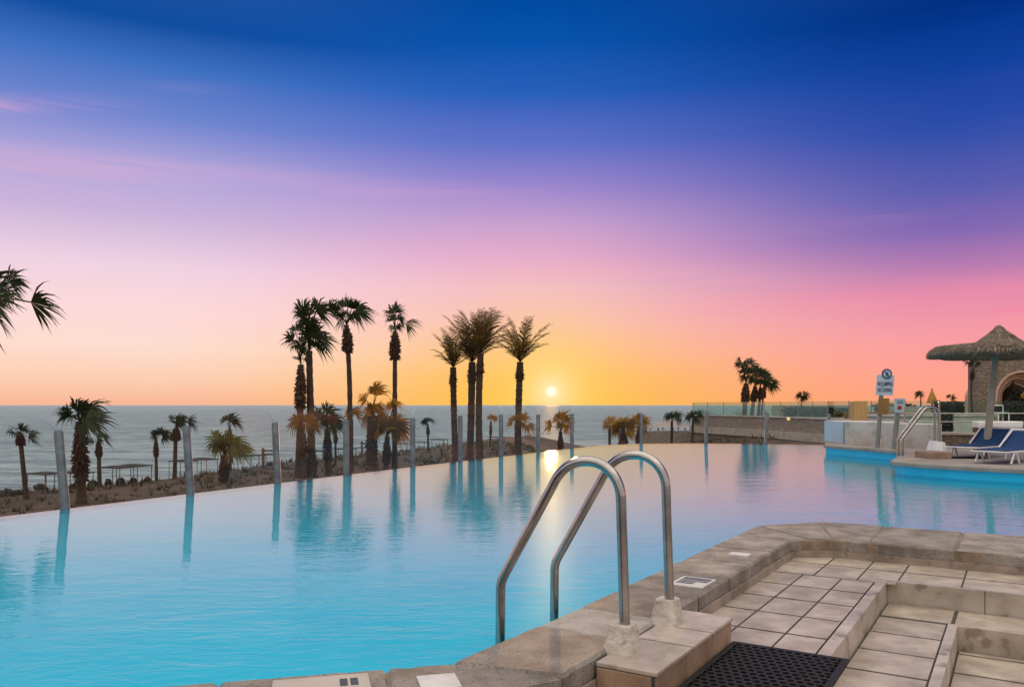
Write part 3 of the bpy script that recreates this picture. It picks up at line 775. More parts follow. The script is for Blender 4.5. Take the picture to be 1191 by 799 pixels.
# ------------------------------------------------------------------ glass fence on the overflow edge
def edge_at(px):
    """point just outside the overflow edge that is seen at this column"""
    k = (px - CX) / F
    for i in range(len(E) - 1):
        a, b = E[i], E[i + 1]
        fa, fb = a.x - k * a.y, b.x - k * b.y
        if fa <= 0 <= fb or fb <= 0 <= fa:
            tt = fa / (fa - fb); p = a + (b - a) * tt
            d = (b - a).normalized(); return p + Vector((-d.y, d.x)) * 0.10, d
    return None, None
posts = [(-170, 515), (83, 500), (228, 495), (329, 491), (408, 488), (485, 486), (540, 483), (587, 482), (630, 482), (669, 481), (747, 481), (821, 480), (890, 480), (962, 481)]
fence = thing('glass_fence', 'frameless glass fence with round grey posts along the overflow edge of the pool', 'fence', (0, 20, 0))
pp = []
for px, ty in posts:
    p, d = edge_at(px)
    if p is None: p = Vector((9.62, 24.6)); d = Vector((0.9, -0.4))
    zt = CZ - (ty - HY) / F * p.y
    lean = R(0.0098 * (px - CX)) * (0.25 if abs(px - CX) < 200 else 1)
    pp.append((p, d, zt, lean))
    mb = MB(); r_ = 0.052
    axis = lambda z: Vector((p.x + math.tan(lean) * (z + 0.1), p.y, z))
    mb.tube([axis(-0.6), axis(zt - 0.03), axis(zt)], [r_, r_, r_ * 0.7], 18)
    mb.build('post', M['post'], fence, bevel=0)
for (p0, d0, zt0, l0), (p1, d1, zt1, l1) in zip(pp[:-1], pp[1:]):
    dd = (p1 - p0); L = dd.length; dd.normalize(); nn = Vector((-dd.y, dd.x)) * 0.005
    ga, gb = 0.035, L - 0.035
    zt = (zt0 + zt1) / 2; hi = zt + 0.21; lo = -0.10; rx = min(0.42, L * 0.2)
    out = [(ga, lo), (gb, lo), (gb, zt - 0.02)]
    for k in range(1, 9):
        a_ = PI / 2 * k / 8; out.append((gb - rx + rx * math.cos(a_), zt - 0.02 + (hi - zt + 0.02) * math.sin(a_)))
    for k in range(0, 8):
        a_ = PI / 2 + PI / 2 * k / 8; out.append((ga + rx + rx * math.cos(a_), zt - 0.02 + (hi - zt + 0.02) * math.sin(a_)))
    out.append((ga, zt - 0.02))
    mb = MB(); n = len(out)
    sh = lambda s_, z: Vector((p0.x + dd.x * s_ + math.tan(l0 + (l1 - l0) * s_ / L) * (z + 0.1), p0.y + dd.y * s_, z))
    vs = [sh(s_, z) + Vector((nn.x, nn.y, 0)) for s_, z in out] + [sh(s_, z) - Vector((nn.x, nn.y, 0)) for s_, z in out]
    mb.add(vs, [tuple(range(n - 1, -1, -1)), tuple(range(n, 2 * n))], 0)
    mb.add(vs, [(i, (i + 1) % n, n + (i + 1) % n, n + i) for i in range(n)], 1)
    mb.build('glass_pane', [M['glass'], M['glass_edge']], fence)

# ------------------------------------------------------------------ palms
def trunk_mesh(mb, b, h, r0, r1, rnd, bend=0.0, n=26, sides=10):
    pts, rad = [], []
    side = Vector((bend, 0, 0))
    for i in range(n + 1):
        f = i / n
        p = b.lerp(h, f) + side * math.sin(PI * f)
        pts.append(p)
        flare = 1 + 0.35 * max(0, 1 - f * 9)
        rad.append((r0 + (r1 - r0) * f) * flare * (1 + 0.03 * (-1) ** i + rnd.uniform(-0.06, 0.06)))
    mb.tube(pts, rad, sides, smooth=False)
    return pts
def spikes(mb, pts, lo, hi, rfun, rnd, dens=1.0, size=1.0):
    """old leaf bases: drooping spikes round the trunk between two shares of its height"""
    n = len(pts); tot = (pts[-1] - pts[0]).length
    cnt = int(210 * dens)
    for i in range(cnt):
        f = lo + (hi - lo) * rnd.random(); q = f * (n - 1); k = min(int(q), n - 2); c = pts[k].lerp(pts[k + 1], q - k)
        th = rnd.uniform(0, 2 * PI); g = (f - lo) / (hi - lo)
        r = rfun(g)
        d = Vector((math.cos(th), math.sin(th), 0)); s = Vector((-d.y, d.x, 0))
        ln = r * rnd.uniform(0.6, 1.3) * size; w = r * rnd.uniform(0.10, 0.24)
        up = rnd.choice((-0.9, -0.6, 0.5)) if rnd.random() < 0.5 else -1.1
        a = c + d * r * 0.35; tip = c + d * r * rnd.uniform(0.85, 1.22) + Vector((0, 0, up * ln * 0.6))
        mb.add([a - s * w + Vector((0, 0, ln * .25)), a + s * w + Vector((0, 0, ln * .25)), a + s * w * .8 - Vector((0, 0, ln * .3)), a - s * w * .8 - Vector((0, 0, ln * .3)), tip],
               [(0, 1, 4), (1, 2, 4), (2, 3, 4), (3, 0, 4)])
def fan_leaf(mb, heart, c, d, r, rnd, wind=0.4, nseg=28):
    """one fan leaf: petiole from the heart, then webbed blades round the hub"""
    d = d.normalized()
    hub = c - d * r * 0.5
    ref = Vector((0, 1, 0)); nrm = (ref - d * ref.dot(d))
    nrm = nrm.normalized() if nrm.length > 1e-3 else Vector((0, 0, 1))
    side = d.cross(nrm); tw = rnd.uniform(-0.9, 0.9)
    s1 = side * math.cos(tw) + nrm * math.sin(tw); n1 = nrm * math.cos(tw) - side * math.sin(tw)
    mid = heart.lerp(hub, 0.55) + Vector((0, 0, 0.10 * (hub - heart).length))
    mb.tube([heart, mid, hub], [r * .045, r * .035, r * .03], 4, 0, False)
    half = R(rnd.uniform(74, 108)); R1 = r * 1.30
    da = 2 * half / nseg
    for i in range(nseg):
        a = -half + (i + 0.5) * da
        ax = d * math.cos(a) + s1 * math.sin(a)
        ax = (ax + n1 * 0.35 * (abs(a) / half) ** 2 + n1 * rnd.uniform(-.10, .10)).normalized()
        px_ = (s1 * math.cos(a) - d * math.sin(a))
        ln = R1 * (0.72 + 0.28 * math.cos(a * 0.8)) * rnd.choice((1, 1, 1, .72)) * rnd.uniform(0.78, 1.12)
        w = math.tan(da / 2) * ln * 0.56 * 1.25
        droop = Vector((wind * ln * rnd.uniform(0.1, 0.6), 0, -ln * rnd.uniform(0.15, 0.55)))
        p1 = hub + ax * ln * 0.56; p2 = hub + ax * ln * 0.8 + droop * 0.35; p3 = hub + ax * ln + droop
        mb.add([hub, p1 - px_ * w, p1 + px_ * w, p2 - px_ * w * .55, p2 + px_ * w * .55, p3],
               [(0, 1, 2), (1, 3, 4, 2), (3, 5, 4)])
PALMS = 'palms between the pool and the sea'
def fan_palm(label, base, heart, fans, tw, Y=None, shag=None, z=None, leaf='leaf', extra=3, top=None, bend=0.0, seed=1, group=PALMS, name='fan_palm', fscale=1.14):
    """base, heart, fans measured on the photo; turned into metres at the palm's own distance"""
    rnd = random.Random(seed)
    if Y is None: Y = ground_y(base[1], -2.9)
    m = Y / F
    b = at(base[0], base[1], Y); b.z = (terrain(b.x, b.y) if z is None else z) - 0.08
    h = at(heart[0], heart[1], Y)
    r0 = thing(name, label, 'palm tree', b, group)
    mb = MB()
    pts = trunk_mesh(mb, b, h, tw * m / 2 * 1.1, (top or tw) * m / 2 * 0.95, rnd, bend * m)
    mb.build('trunk', M['trunk'], r0)
    if shag:
        y0, y1, w = shag                            # upper and lower end on the photo, full width
        H = (h.z - b.z)
        hi = 1 - max(0, (CZ - (y0 - HY) * m) - h.z) / H if False else ((CZ - (y0 - HY) * m) - b.z) / H
        lo = ((CZ - (y1 - HY) * m) - b.z) / H
        hi = min(0.995, hi); lo = max(0.02, lo)
        mb = MB()
        spikes(mb, pts, lo, hi, lambda g: w * m / 2 * (0.55 + 0.55 * math.sin(PI * min(1, 0.25 + g * 0.72))), rnd, 1.5)
        mb.build('dead_leaf_skirt', M['skirt'], r0)
    mb = MB()
    med = sorted(f[3] for f in fans)[len(fans) // 2]
    for (fx, fy, ang, fr) in fans:
        a = R(ang)
        d = Vector((math.cos(a), rnd.uniform(-0.5, 0.5), math.sin(a)))
        c = at(fx, fy, Y) + Vector((0, rnd.uniform(-1.2, 1.2) * fr * m, 0))
        fan_leaf(mb, h, c, d, fr * m * fscale, rnd)
    for k in range(extra):
        a = rnd.uniform(0.1, PI - 0.1); sg = -1 if k % 2 else 1
        d = Vector((0.5 * math.cos(a), sg * rnd.uniform(0.6, 1.0), 0.35 + 0.5 * math.sin(a)))
        fan_leaf(mb, h, h + d.normalized() * med * m * 1.25, d, med * m * 0.85, rnd)
    mb.build('crown', M[leaf], r0)
    return r0

def date_palm(label, base, heart, rx, ry, tw, Y=None, seed=1, n=30, group=PALMS):
    rnd = random.Random(seed)
    if Y is None: Y = ground_y(base[1], -2.9)
    m = Y / F
    b = at(base[0], base[1], Y); b.z = terrain(b.x, b.y) - 0.08
    h = at(heart[0], heart[1], Y)
    r0 = thing('date_palm', label, 'palm tree', b, group)
    mb = MB()
    pts = trunk_mesh(mb, b, h, tw * m / 2 * 1.05, tw * m / 2, rnd, rnd.uniform(-2, 2) * m, 40)
    mb.build('trunk', M['trunk'], r0)
    mb = MB(); spikes(mb, pts, 0.80, 0.965, lambda g: tw * m / 2 * (0.95 + 0.55 * math.sin(PI * g ** 0.7)), rnd, 1.2, 0.7)
    mb.build('dead_leaf_skirt', M['skirt'], r0)
    mb = MB()
    for i in range(n):
        az = 2 * PI * (i * 0.382) + rnd.uniform(-.3, .3)
        tl = R(5 + 52 * (i / n) ** 0.9) + rnd.uniform(-.08, .08)        # lean from the vertical
        L = (ry if tl < R(35) else (rx + ry) / 2) * m * rnd.uniform(0.9, 1.12)
        out = Vector((math.cos(az), math.sin(az), 0))
        pt = h.copy(); ang = tl; K = 16; seg = L / K
        prev = []
        for k in range(K + 1):
            f = k / K
            prev.append(pt.copy())
            ang = tl + (0.35 + tl * 0.75) * f ** 2.4
            pt = pt + (Vector((0, 0, 1)) * math.cos(ang) + out * math.sin(ang) + Vector((0.03, 0, 0))) * seg
        mb.tube(prev, [tw * m * .06 * (1 - 0.8 * k / K) for k in range(K + 1)], 4, 0, False)
        s = Vector((-out.y, out.x, 0))
        for k in range(2, K):
            for j in range(2):
                f = (k + j * 0.5) / K
                q = prev[k].lerp(prev[k + 1], j * 0.5) if k < K else prev[k]
                ax = (prev[min(k + 1, K)] - prev[k - 1]).normalized()
                ll = L * 0.17 * (0.45 + 1.1 * math.sin(PI * min(1, 0.12 + f * 0.82)) ) * rnd.uniform(.75, 1.1)
                for sg in (-1, 1):
                    dr = (s * sg * 0.75 + ax * 0.85 + Vector((0, 0, rnd.uniform(-.35, .12)))).normalized()
                    w = ax * ll * 0.045
                    mb.add([q - w, q + w, q + dr * ll * .55 + w, q + dr * ll * .55 - w, q + dr * ll + Vector((0, 0, -ll * .12))], [(0, 1, 2, 3), (3, 2, 4)])
    mb.build('crown', M['leaf_date'], r0)
    return r0

# left of the picture
fan_palm('tall palm cut off by the left edge of the photo, drooping ragged fans', (-22, 571), (-18, 352), [(12, 350, -5, 26), (36, 351, -10, 25), (4, 332, 15, 22), (3, 316, 45, 20), (-8, 315, 90, 30), (-30, 330, 140, 34), (-45, 355, 185, 34), (-2, 374, -40, 18), (-35, 380, 215, 28), (4, 345, 5, 17)], 16, Y=27.5, shag=(358, 420, 26), z=None, extra=4, seed=11)
fan_palm('thin leaning palm with wind-torn small fans, left of the nearest left post', (31, 580), (23, 504), [(22, 496, 90, 11), (8, 503, 190, 7), (31, 498, 12, 9), (36, 505, -12, 9), (36, 513, -35, 9), (19, 504, 160, 6)], 5, shag=(503, 516, 10), seed=12, extra=2)
fan_palm('stout palm with thick shaggy trunk directly right of the nearest left post', (95, 585), (93, 490), [(92, 472, 95, 18), (79, 478, 150, 14), (104, 474, 35, 18), (114, 474, 2, 20), (124, 491, -16, 22), (105, 480, -15, 15), (98, 470, 65, 15), (86, 484, 170, 9)], 10, shag=(492, 558, 19), leaf='leaf', seed=13, extra=4)
fan_palm('short palm with a narrow bulging trunk beside the stout shaggy palm', (116, 566), (114.6, 513), [(114, 505, 90, 8), (121, 507, 40, 9), (124, 514, -25, 9), (108, 512, 185, 6)], 4.5, shag=(512, 530, 8), seed=14, extra=2)
fan_palm('small slender palm, left one of the pair standing before the open sea', (182, 553), (181.4, 510), [(188, 503, 20, 11), (176, 507, 170, 7), (183, 502, 80, 8), (190, 508, -15, 8)], 3.4, shag=(512, 530, 6.5), seed=15, extra=2)
fan_palm('straight palm left beside the second post from the left, fans blown rightward', (203, 557), (204.6, 498), [(202, 485, 110, 7), (211, 485, 60, 10), (214, 489, 0, 11), (221, 491, -15, 10), (206, 488, 90, 8)], 4.5, shag=(497, 510, 11), seed=16, extra=2)
fan_palm('low bushy palm with wide pale fans and a reddish shaggy trunk', (260, 562), (261, 529), [(266, 510, 75, 15), (253, 509, 155, 15), (251, 519, 195, 13), (274, 511, 12, 18), (284, 518, -12, 18), (262, 512, 110, 12), (256, 515, 170, 12), (290, 524, -30, 11)], 9, shag=(531, 556, 12), leaf='leaf_pale', seed=17, extra=5)
fan_palm('slim palm rising behind the low bushy pale palm', (268, 547), (267, 497), [(259, 486, 125, 8), (272, 486, 55, 10), (276, 493, -25, 9)], 3.2, shag=(498, 506, 5), seed=18, extra=1)
# the tall group in the middle left
fan_palm('leftmost tall palm, its upper trunk very shaggy, leaning against its neighbour', (348, 556), (350, 424), [(336, 391, 140, 12), (343, 380, 110, 10), (338, 402, 205, 9), (350, 395, 85, 12), (356, 405, 40, 10)], 9, top=7, shag=(426, 474, 14), seed=21, extra=2)
fan_palm('bushiest tall palm with two tiers of dark fans, second from the left', (363, 555), (359.5, 408), [(352, 358, 120, 17), (364, 360, 85, 18), (376, 357, 30, 18), (386, 357, 0, 14), (361, 384, 95, 16), (371, 392, 0, 18), (380, 395, -10, 13), (352, 376, 160, 12), (357, 370, 100, 16), (368, 376, 45, 14)], 9, top=7.5, seed=22, shag=(520, 548, 13), extra=4)
fan_palm('tall palm rising behind the fourth post, bulging brown collar below its fans', (405, 553), (403, 378), [(395, 352, 125, 13), (409, 351, 70, 13), (421, 357, 22, 16), (422, 363, -10, 15), (413, 367, -40, 8), (394, 373, 195, 12), (402, 348, 95, 12), (389, 360, 165, 8)], 6, top=5.5, shag=(381, 408, 13), seed=23, bend=3, extra=2)
fan_palm('tall single palm with one drooping fan on the right, above the olive palms', (459, 546), (459.4, 385), [(454, 358, 115, 13), (462, 357, 75, 11), (467, 369, 40, 8), (478, 374, 12, 13), (454, 380, 200, 7), (465, 380, -20, 6), (456, 368, 100, 9)], 5.6, top=5, shag=(387, 416, 13), seed=24, extra=1)
# understorey of the middle group
fan_palm('young palm half hidden behind the trunks of the two leftmost tall palms', (354, 557), (353, 503), [(336, 492, 190, 12), (343, 487, 150, 10), (353, 484, 90, 13), (361, 488, 40, 12), (366, 497, -10, 9)], 6, leaf='leaf_olive', seed=25, shag=(505, 530, 9), Y=43, extra=2)
fan_palm('short green palm with a jagged trunk between the second and third tall palms', (382, 553), (380.5, 498), [(377, 487, 110, 14), (384, 474, 60, 13), (390, 490, -8, 13), (371, 480, 140, 13), (372, 489, 185, 12), (391, 497, -35, 10), (382, 485, 80, 13)], 7, shag=(502, 534, 11), seed=26, leaf='leaf', extra=4)
fan_palm('tiny thin palm with a bulb-like collar right of the jagged short palm', (390, 542), (390.5, 499), [(395, 493, 20, 8), (386, 494, 165, 6), (391, 491, 90, 6)], 2.6, shag=(503, 514, 5), seed=27, extra=1)
fan_palm('olive palm peeping out behind the tall palm at the fourth post', (409, 549), (409, 488), [(416, 479, 20, 11), (410, 476, 80, 9), (402, 482, 165, 8)], 4, leaf='leaf_olive', seed=28, extra=1)
fan_palm('stocky palm with a broad trunk and one upright fan above the horizon', (432, 547), (433, 484), [(436, 453, 78, 14), (439, 448, 95, 11), (421, 463, 160, 11), (426, 480, 195, 13), (434, 474, 90, 13), (442, 477, 5, 13), (443, 488, -40, 11), (424, 490, 222, 11)], 12, shag=(492, 534, 14), leaf='leaf_olive', seed=29, extra=5)
fan_palm('broad olive palm under the single tall palm, fans spreading right', (449, 547), (450.5, 507), [(446, 491, 120, 15), (457, 488, 60, 15), (469, 493, -3, 17), (467, 501, -28, 14), (452, 470, 140, 9), (464, 469, 10, 9), (440, 497, 190, 12), (458, 496, 30, 14)], 6, shag=(510, 538, 10), leaf='leaf_olive', seed=30, extra=5)
fan_palm('tiny lone palm right of the sixth post, before the beach shades', (498, 527), (497.6, 493), [(496, 487, 110, 6), (502, 488, 30, 6), (492, 491, 185, 6)], 2.2, shag=(495, 505, 4.2), seed=31, extra=1, Y=70)
# feathery palms beside the sun
date_palm('leftmost and lowest of the four feathery palms near the sun', (530, 537), (527, 427), 22, 45, 7, seed=41, n=15)
date_palm('feathery palm left of its taller crossing neighbour, dense crown', (546, 540), (549, 421), 28, 60, 8, seed=42, n=18)
date_palm('tallest feathery palm, its crown tangled with the one at its left', (558.5, 540), (559, 411), 34, 55, 7.5, seed=43, n=18, Y=54)
date_palm('separate feathery palm directly left of the setting sun', (602, 529), (605, 421), 34, 52, 7.5, seed=44, n=16)
fan_palm('small orange-lit palm between the feathery palms and the eighth post', (570, 526), (571, 490), [(569, 484, 110, 6), (575, 484, 30, 6), (577, 487, -10, 4)], 2.2, seed=45, Y=78, shag=(491, 505, 3.6), leaf='leaf_olive', extra=1)
fan_palm('low palm at the foot of the feathery palm left of the sun', (604, 531), (604, 500), [(596, 486, 140, 8), (612, 484, 40, 9), (618, 497, -30, 9), (604, 484, 90, 9), (592, 492, 185, 7)], 5, seed=46, leaf='leaf_olive', extra=3, Y=64)
fan_palm('low palm with two stems directly below the setting sun', (652, 529), (652, 502), [(637, 495, 180, 9), (647, 484, 110, 10), (656, 483, 70, 11), (663, 487, 20, 9), (661, 498, -20, 9), (651, 490, 90, 9)], 4.5, seed=47, leaf='leaf_olive', extra=3, Y=62, shag=(505, 520, 7))
# clump right of the ladder loop
fan_palm('left palm of the bushy clump seen above the nearer handrail', (709, 541), (709, 499), [(706, 489, 120, 8), (712, 486, 70, 8), (718, 493, 0, 9), (703, 494, 190, 6)], 3.4, seed=48, leaf='leaf_olive', Y=50, extra=2)
fan_palm('round dense middle palm of the bushy clump above the handrails', (725, 541), (725, 500), [(714, 497, 160, 11), (720, 491, 110, 12), (729, 490, 75, 12), (737, 495, 20, 12), (717, 503, 200, 10), (734, 504, -30, 11), (724, 497, 90, 12)], 5, seed=49, leaf='leaf_olive', Y=50, shag=(505, 522, 12), extra=6)
fan_palm('right, tallest palm of the bushy clump, behind a fence post', (743, 541), (743, 497), [(739, 485, 110, 9), (748, 484, 50, 9), (753, 491, -5, 8), (734, 492, 175, 8), (744, 488, 90, 9), (750, 501, -40, 8)], 4.2, seed=50, leaf='leaf_olive', Y=49, shag=(500, 518, 8), extra=3)
fan_palm('small dark palm standing in front of the pyramid tent', (781, 514), (781.4, 490), [(785, 480, 80, 7), (776, 483, 160, 8), (790, 483, 20, 8), (789, 489, -15, 6), (780, 483, 100, 6)], 3, seed=51, Y=66, extra=2)
fan_palm('small palm at the left end of the stone retaining wall', (805, 514), (806, 490), [(806, 480, 105, 7), (813, 480, 55, 8), (800, 485, 170, 7), (813, 487, -5, 7)], 2.8, seed=52, Y=62, extra=2)
# palms on the terrace behind the retaining wall
ZT = 0.33
TP = 'palms on the upper terrace'
Yt = 62
fan_palm('leftmost palm of the terrace cluster, thick brown skirt', (866, 484), (867.6, 446), [(861, 420, 140, 9), (866, 421, 100, 10), (871, 420, 60, 9), (863, 439, 190, 7), (871, 429, 20, 9), (862, 431, 170, 7), (867, 430, 90, 9)], 5, Y=Yt, z=ZT, shag=(446, 466, 10), seed=61, group=TP, extra=3)
fan_palm('second palm of the terrace cluster, close behind the thick-skirted one', (874, 484), (878.5, 449), [(878, 427, 95, 10), (875, 431, 140, 9), (882, 432, 50, 8), (873, 443, 190, 6), (880, 440, 60, 8)], 4.2, Y=Yt + 2, z=ZT, shag=(449, 466, 8), seed=62, group=TP, extra=3)
fan_palm('third palm of the terrace cluster, narrow crown pointing up', (882, 484), (884.5, 450), [(887, 430, 60, 8), (884, 434, 100, 9), (892, 433, 30, 8), (886, 442, 80, 8)], 3.4, Y=Yt, z=ZT, shag=(451, 463, 7), seed=63, group=TP, extra=2)
fan_palm('rightmost palm of the terrace cluster, thin trunk, fans drooping right', (885.5, 484), (888.5, 449), [(889, 440, 70, 9), (895, 439, 20, 11), (898, 443, -15, 10), (899, 449, -45, 8)], 2.2, Y=Yt - 1, z=ZT, shag=(450, 462, 6), seed=64, group=TP, extra=2)
fan_palm('small lone palm with two split fans right of the terrace cluster', (931, 480), (932.5, 465), [(928, 459, 150, 6), (933, 461, 90, 5), (939, 459, 15, 7), (937, 464, -20, 5)], 2.2, Y=66, z=ZT, seed=65, group=TP, extra=1)
fan_palm('slim curved palm beside the stone arch, under the thatched parasol rim', (1134, 492), (1131.6, 429), [(1124, 421, 185, 6), (1132, 419, 90, 6), (1138, 423, -5, 5), (1128, 424, 150, 4)], 2.3, Y=33, z=ZT, shag=(430, 441, 5), seed=66, group=TP, bend=-3, extra=1)
fan_palm('tiny palm on the skyline above the second ladder, left of the folded yellow parasol', (1071, 475), (1071, 464), [(1069, 457, 110, 5), (1074, 457, 30, 5), (1067, 461, 180, 4)], 1.6, Y=70, z=ZT, seed=67, group=TP, extra=1)
fan_palm('tiny palm on the skyline, right of the folded yellow parasol', (1107, 475), (1107, 466), [(1105, 460, 110, 4), (1109, 460, 40, 4), (1111, 463, 0, 4)], 1.4, Y=74, z=ZT, seed=68, group=TP, extra=1)

# ------------------------------------------------------------------ scrub, rocks, beach shades
rs = random.Random(77)
mb = MB()
cnt = 0
while cnt < 3400:
    px = rs.uniform(-30, 900); Y = rs.uniform(22, 90)
    x = (px - CX) / F * Y
    if shore_d(x, Y) < 7: continue
    z = terrain(x, Y); s = rs.uniform(0.10, 0.34) * (0.6 + Y / 70)
    cnt += 1
    for k in range(7):
        th = rs.uniform(0, 2 * PI); d = Vector((math.cos(th), math.sin(th), 0))
        w = Vector((-d.y, d.x, 0)) * s * 0.10
        b = Vector((x, Y, z - 0.03)) + d * s * 0.3
        mb.add([b - w, b + w, b + d * s * rs.uniform(.3, .9) + Vector((0, 0, s * rs.uniform(.5, 1.1)))], [(0, 1, 2)])
tag(mb.build('dry_scrub', M['scrub']), kind='stuff')

def boulder(px, py, wpx, hpx, label, seed, group=None):
    p = ray_ground(px, py)
    while shore_d(p.x, p.y) < 0.3: py += 1; p = ray_ground(px, py)
    m = p.y / F; rr = random.Random(seed)
    mb = MB(); U, V = 14, 8
    off = Vector((seed * 3.1, seed * 1.7, 0))
    vs = []
    for i in range(V + 1):
        ph = PI * i / V
        for k in range(U):
            th = 2 * PI * k / U
            d = Vector((math.sin(ph) * math.cos(th), math.sin(ph) * math.sin(th), math.cos(ph)))
            r = 1 + 0.38 * noise.noise(d * 1.6 + off)
            vs.append(p + Vector((d.x * r * wpx * m / 2, d.y * r * wpx * m / 2.4, d.z * r * hpx * m * 0.75 + hpx * m * 0.15)))
    mb.add(vs, [(i * U + k, (i + 1) * U + k, (i + 1) * U + (k + 1) % U, i * U + (k + 1) % U) for i in range(V) for k in range(U)], 0, False)
    tag(mb.build('boulder', M['rock'], loc=p), label, 'boulder', group)
boulder(47, 566, 14, 8, 'large dark boulder under the leftmost beach shade', 1)
for k, (px, py, w, h_) in enumerate([(2, 578, 9, 5), (10, 577, 11, 6), (18, 576, 9, 5), (27, 575, 8, 4), (84, 568, 8, 4), (108, 562, 9, 5), (126, 559, 8, 5), (140, 557, 9, 4), (155, 556, 7, 4), (172, 555, 8, 4)]):
    boulder(px, py, w * 1.15, h_ * 1.7, 'small dark boulder in the row along the left waterline', k + 2, 'dark boulders along the left waterline')

def make_shade():
    r0 = thing('beach_sunshade', 'x', 'sunshade', (0, 0, 0), 'low sunshades along the beach')
    mb = MB(); N = 8; W, D, H = 2.3, 1.9, 1.55
    vs = []
    for j in range(N + 1):
        for i in range(N + 1):
            x, y = i / N - .5, j / N - .5
            vs.append(((x) * W, y * D, H + 0.13 * math.cos(PI * x) * math.cos(PI * y) - 0.02))
    k = (N + 1) ** 2
    vs2 = vs + [(a, b, c - 0.07) for a, b, c in vs]
    g = lambda i, j: j * (N + 1) + i
    fs = [(g(i, j), g(i + 1, j), g(i + 1, j + 1), g(i, j + 1)) for j in range(N) for i in range(N)]
    fs += [tuple(k + q for q in f[::-1]) for f in fs]
    rim = [g(i, 0) for i in range(N)] + [g(N, j) for j in range(N)] + [g(N - i, N) for i in range(N)] + [g(0, N - j) for j in range(N)]
    fs += [(rim[i], k + rim[i], k + rim[(i + 1) % len(rim)], rim[(i + 1) % len(rim)]) for i in range(len(rim))]
    mb.add(vs2, fs, 0, True); mb.build('canopy', M['shade_cloth'], r0)
    for sx in (-1, 1):
        for sy in (-1, 1):
            mb = MB(); mb.tube([(sx * W * .45, sy * D * .45, -0.3), (sx * W * .45, sy * D * .45, H - 0.05)], 0.035, 6); mb.build('leg', M['shade_post'], r0)
    return r0
proto = make_shade()
shades = [(53, 573, 548, 34, 'leftmost beach shade, a boulder lying under it'), (86, 571, 547, 34, 'beach shade half hidden by the nearest left post'), (135, 565, 541, 32, 'beach shade right behind the short bulging palm'),
          (156, 562, 539, 32, 'right-hand beach shade of the pair left of the pair of slim palms'), (213, 554, 534, 26, 'beach shade cut by the second post from the left'), (237, 550, 532, 26, 'beach shade between the second post and the low bushy palm'),
          (279, 545, 529, 22, 'beach shade partly under the fans of the low bushy palm'), (296, 543, 528, 20, 'middle beach shade of the three right of the low bushy palm'), (314, 541, 527, 19, 'beach shade immediately left of the third post'),
          (369, 536, 523, 24, 'beach shade glimpsed between the trunks of the tall palms'), (399, 533, 521, 24, 'beach shade seen left and right of the fourth post'), (419, 530, 520, 18, 'beach shade just left of the stocky broad palm'),
          (470, 524, 515, 18, 'beach shade immediately left of the fifth post'), (490, 522, 513, 16, 'beach shade right behind the tiny lone palm, its left one'), (509, 520, 510, 20, 'beach shade between the tiny lone palm and the lowest feathery palm'), (578, 515, 508, 15, 'most distant beach shade, beside the small orange-lit palm')]
for i, (px, py, ty, wpx, lb) in enumerate(shades):
    o = proto if i == 0 else copy_tree(proto)
    p = ray_ground(px, py)
    while shore_d(p.x, p.y) < 1.5: py += 1; p = ray_ground(px, py)
    o.location = (p.x, p.y, terrain(p.x, p.y)); o.rotation_euler = (0, 0, R(-28 + (i * 37 % 13)))
    s = wpx * p.y / F / 2.1; o.scale = (s, s * .8, max(.7, CZ - (ty - HY) / F * p.y - o.location.z) / 1.66)
    o['label'] = lb

def t_post(px, py, ty, arm, label):
    p = ray_ground(px, py); m = p.y / F
    r0 = thing('wooden_post', label, 'post', p)
    zt = CZ - (ty - HY) * m
    mb = MB(); mb.box((p.x - .07, p.y - .07, p.z - .3), (p.x + .07, p.y + .07, zt)); mb.build('upright', M['darkwood'], r0)
    mb = MB(); mb.box((p.x - .1, p.y - .05, zt - .22), (p.x + arm * m, p.y + .05, zt - .12)); mb.build('arm', M['darkwood'], r0)
t_post(306, 545, 521, 20, 'wooden post with a long arm pointing right, left of the third post')
t_post(421, 533, 513, 5, 'thin wooden post with a short arm beside the stocky palm')

# pyramid tent and low wall at the water
p = at(777, 505, 80); p.z = -2.6
t_ = thing('pyramid_tent', 'pale pyramid tent on poles by the sea, a small palm in front', 'tent', p)
mb = MB(); m = 80 / F
ez, az = CZ - (496 - HY) * m, CZ - (485 - HY) * m; hw = 25 * m
N = 10; vs = []
for sx, sy in ((-1, -1), (1, -1), (1, 1), (-1, 1)):
    for k in range(N):
        f = k / N
        nx2, ny2 = {(-1, -1): (1, -1), (1, -1): (1, 1), (1, 1): (-1, 1), (-1, 1): (-1, -1)}[(sx, sy)]
        x = sx + (nx2 - sx) * f; y = sy + (ny2 - sy) * f
        vs.append((x, y))
rings = []
for g in range(9):
    q = g / 8; r = (1 - q); hgt = ez + (az - ez) * (q ** 1.35)
    rings += [(p.x + x * hw * r, p.y + y * hw * 0.7 * r, hgt - 0.10 * (1 - q) * (1 - abs(abs(x) - abs(y)))) for x, y in vs]
n = len(vs)
mb.add(rings, [(g * n + k, g * n + (k + 1) % n, (g + 1) * n + (k + 1) % n, (g + 1) * n + k) for g in range(8) for k in range(n)], 0, True)
mb.build('canopy', M['tent'], t_)
for sx in (-.92, -.35, .35, .92):
    for sy in (-.6, .6):
        mb = MB(); mb.tube([(p.x + sx * hw, p.y + sy * hw, p.z - 0.6), (p.x + sx * hw, p.y + sy * hw, ez + 0.05)], 0.07, 8); mb.build('pole', M['white_wall'], t_)

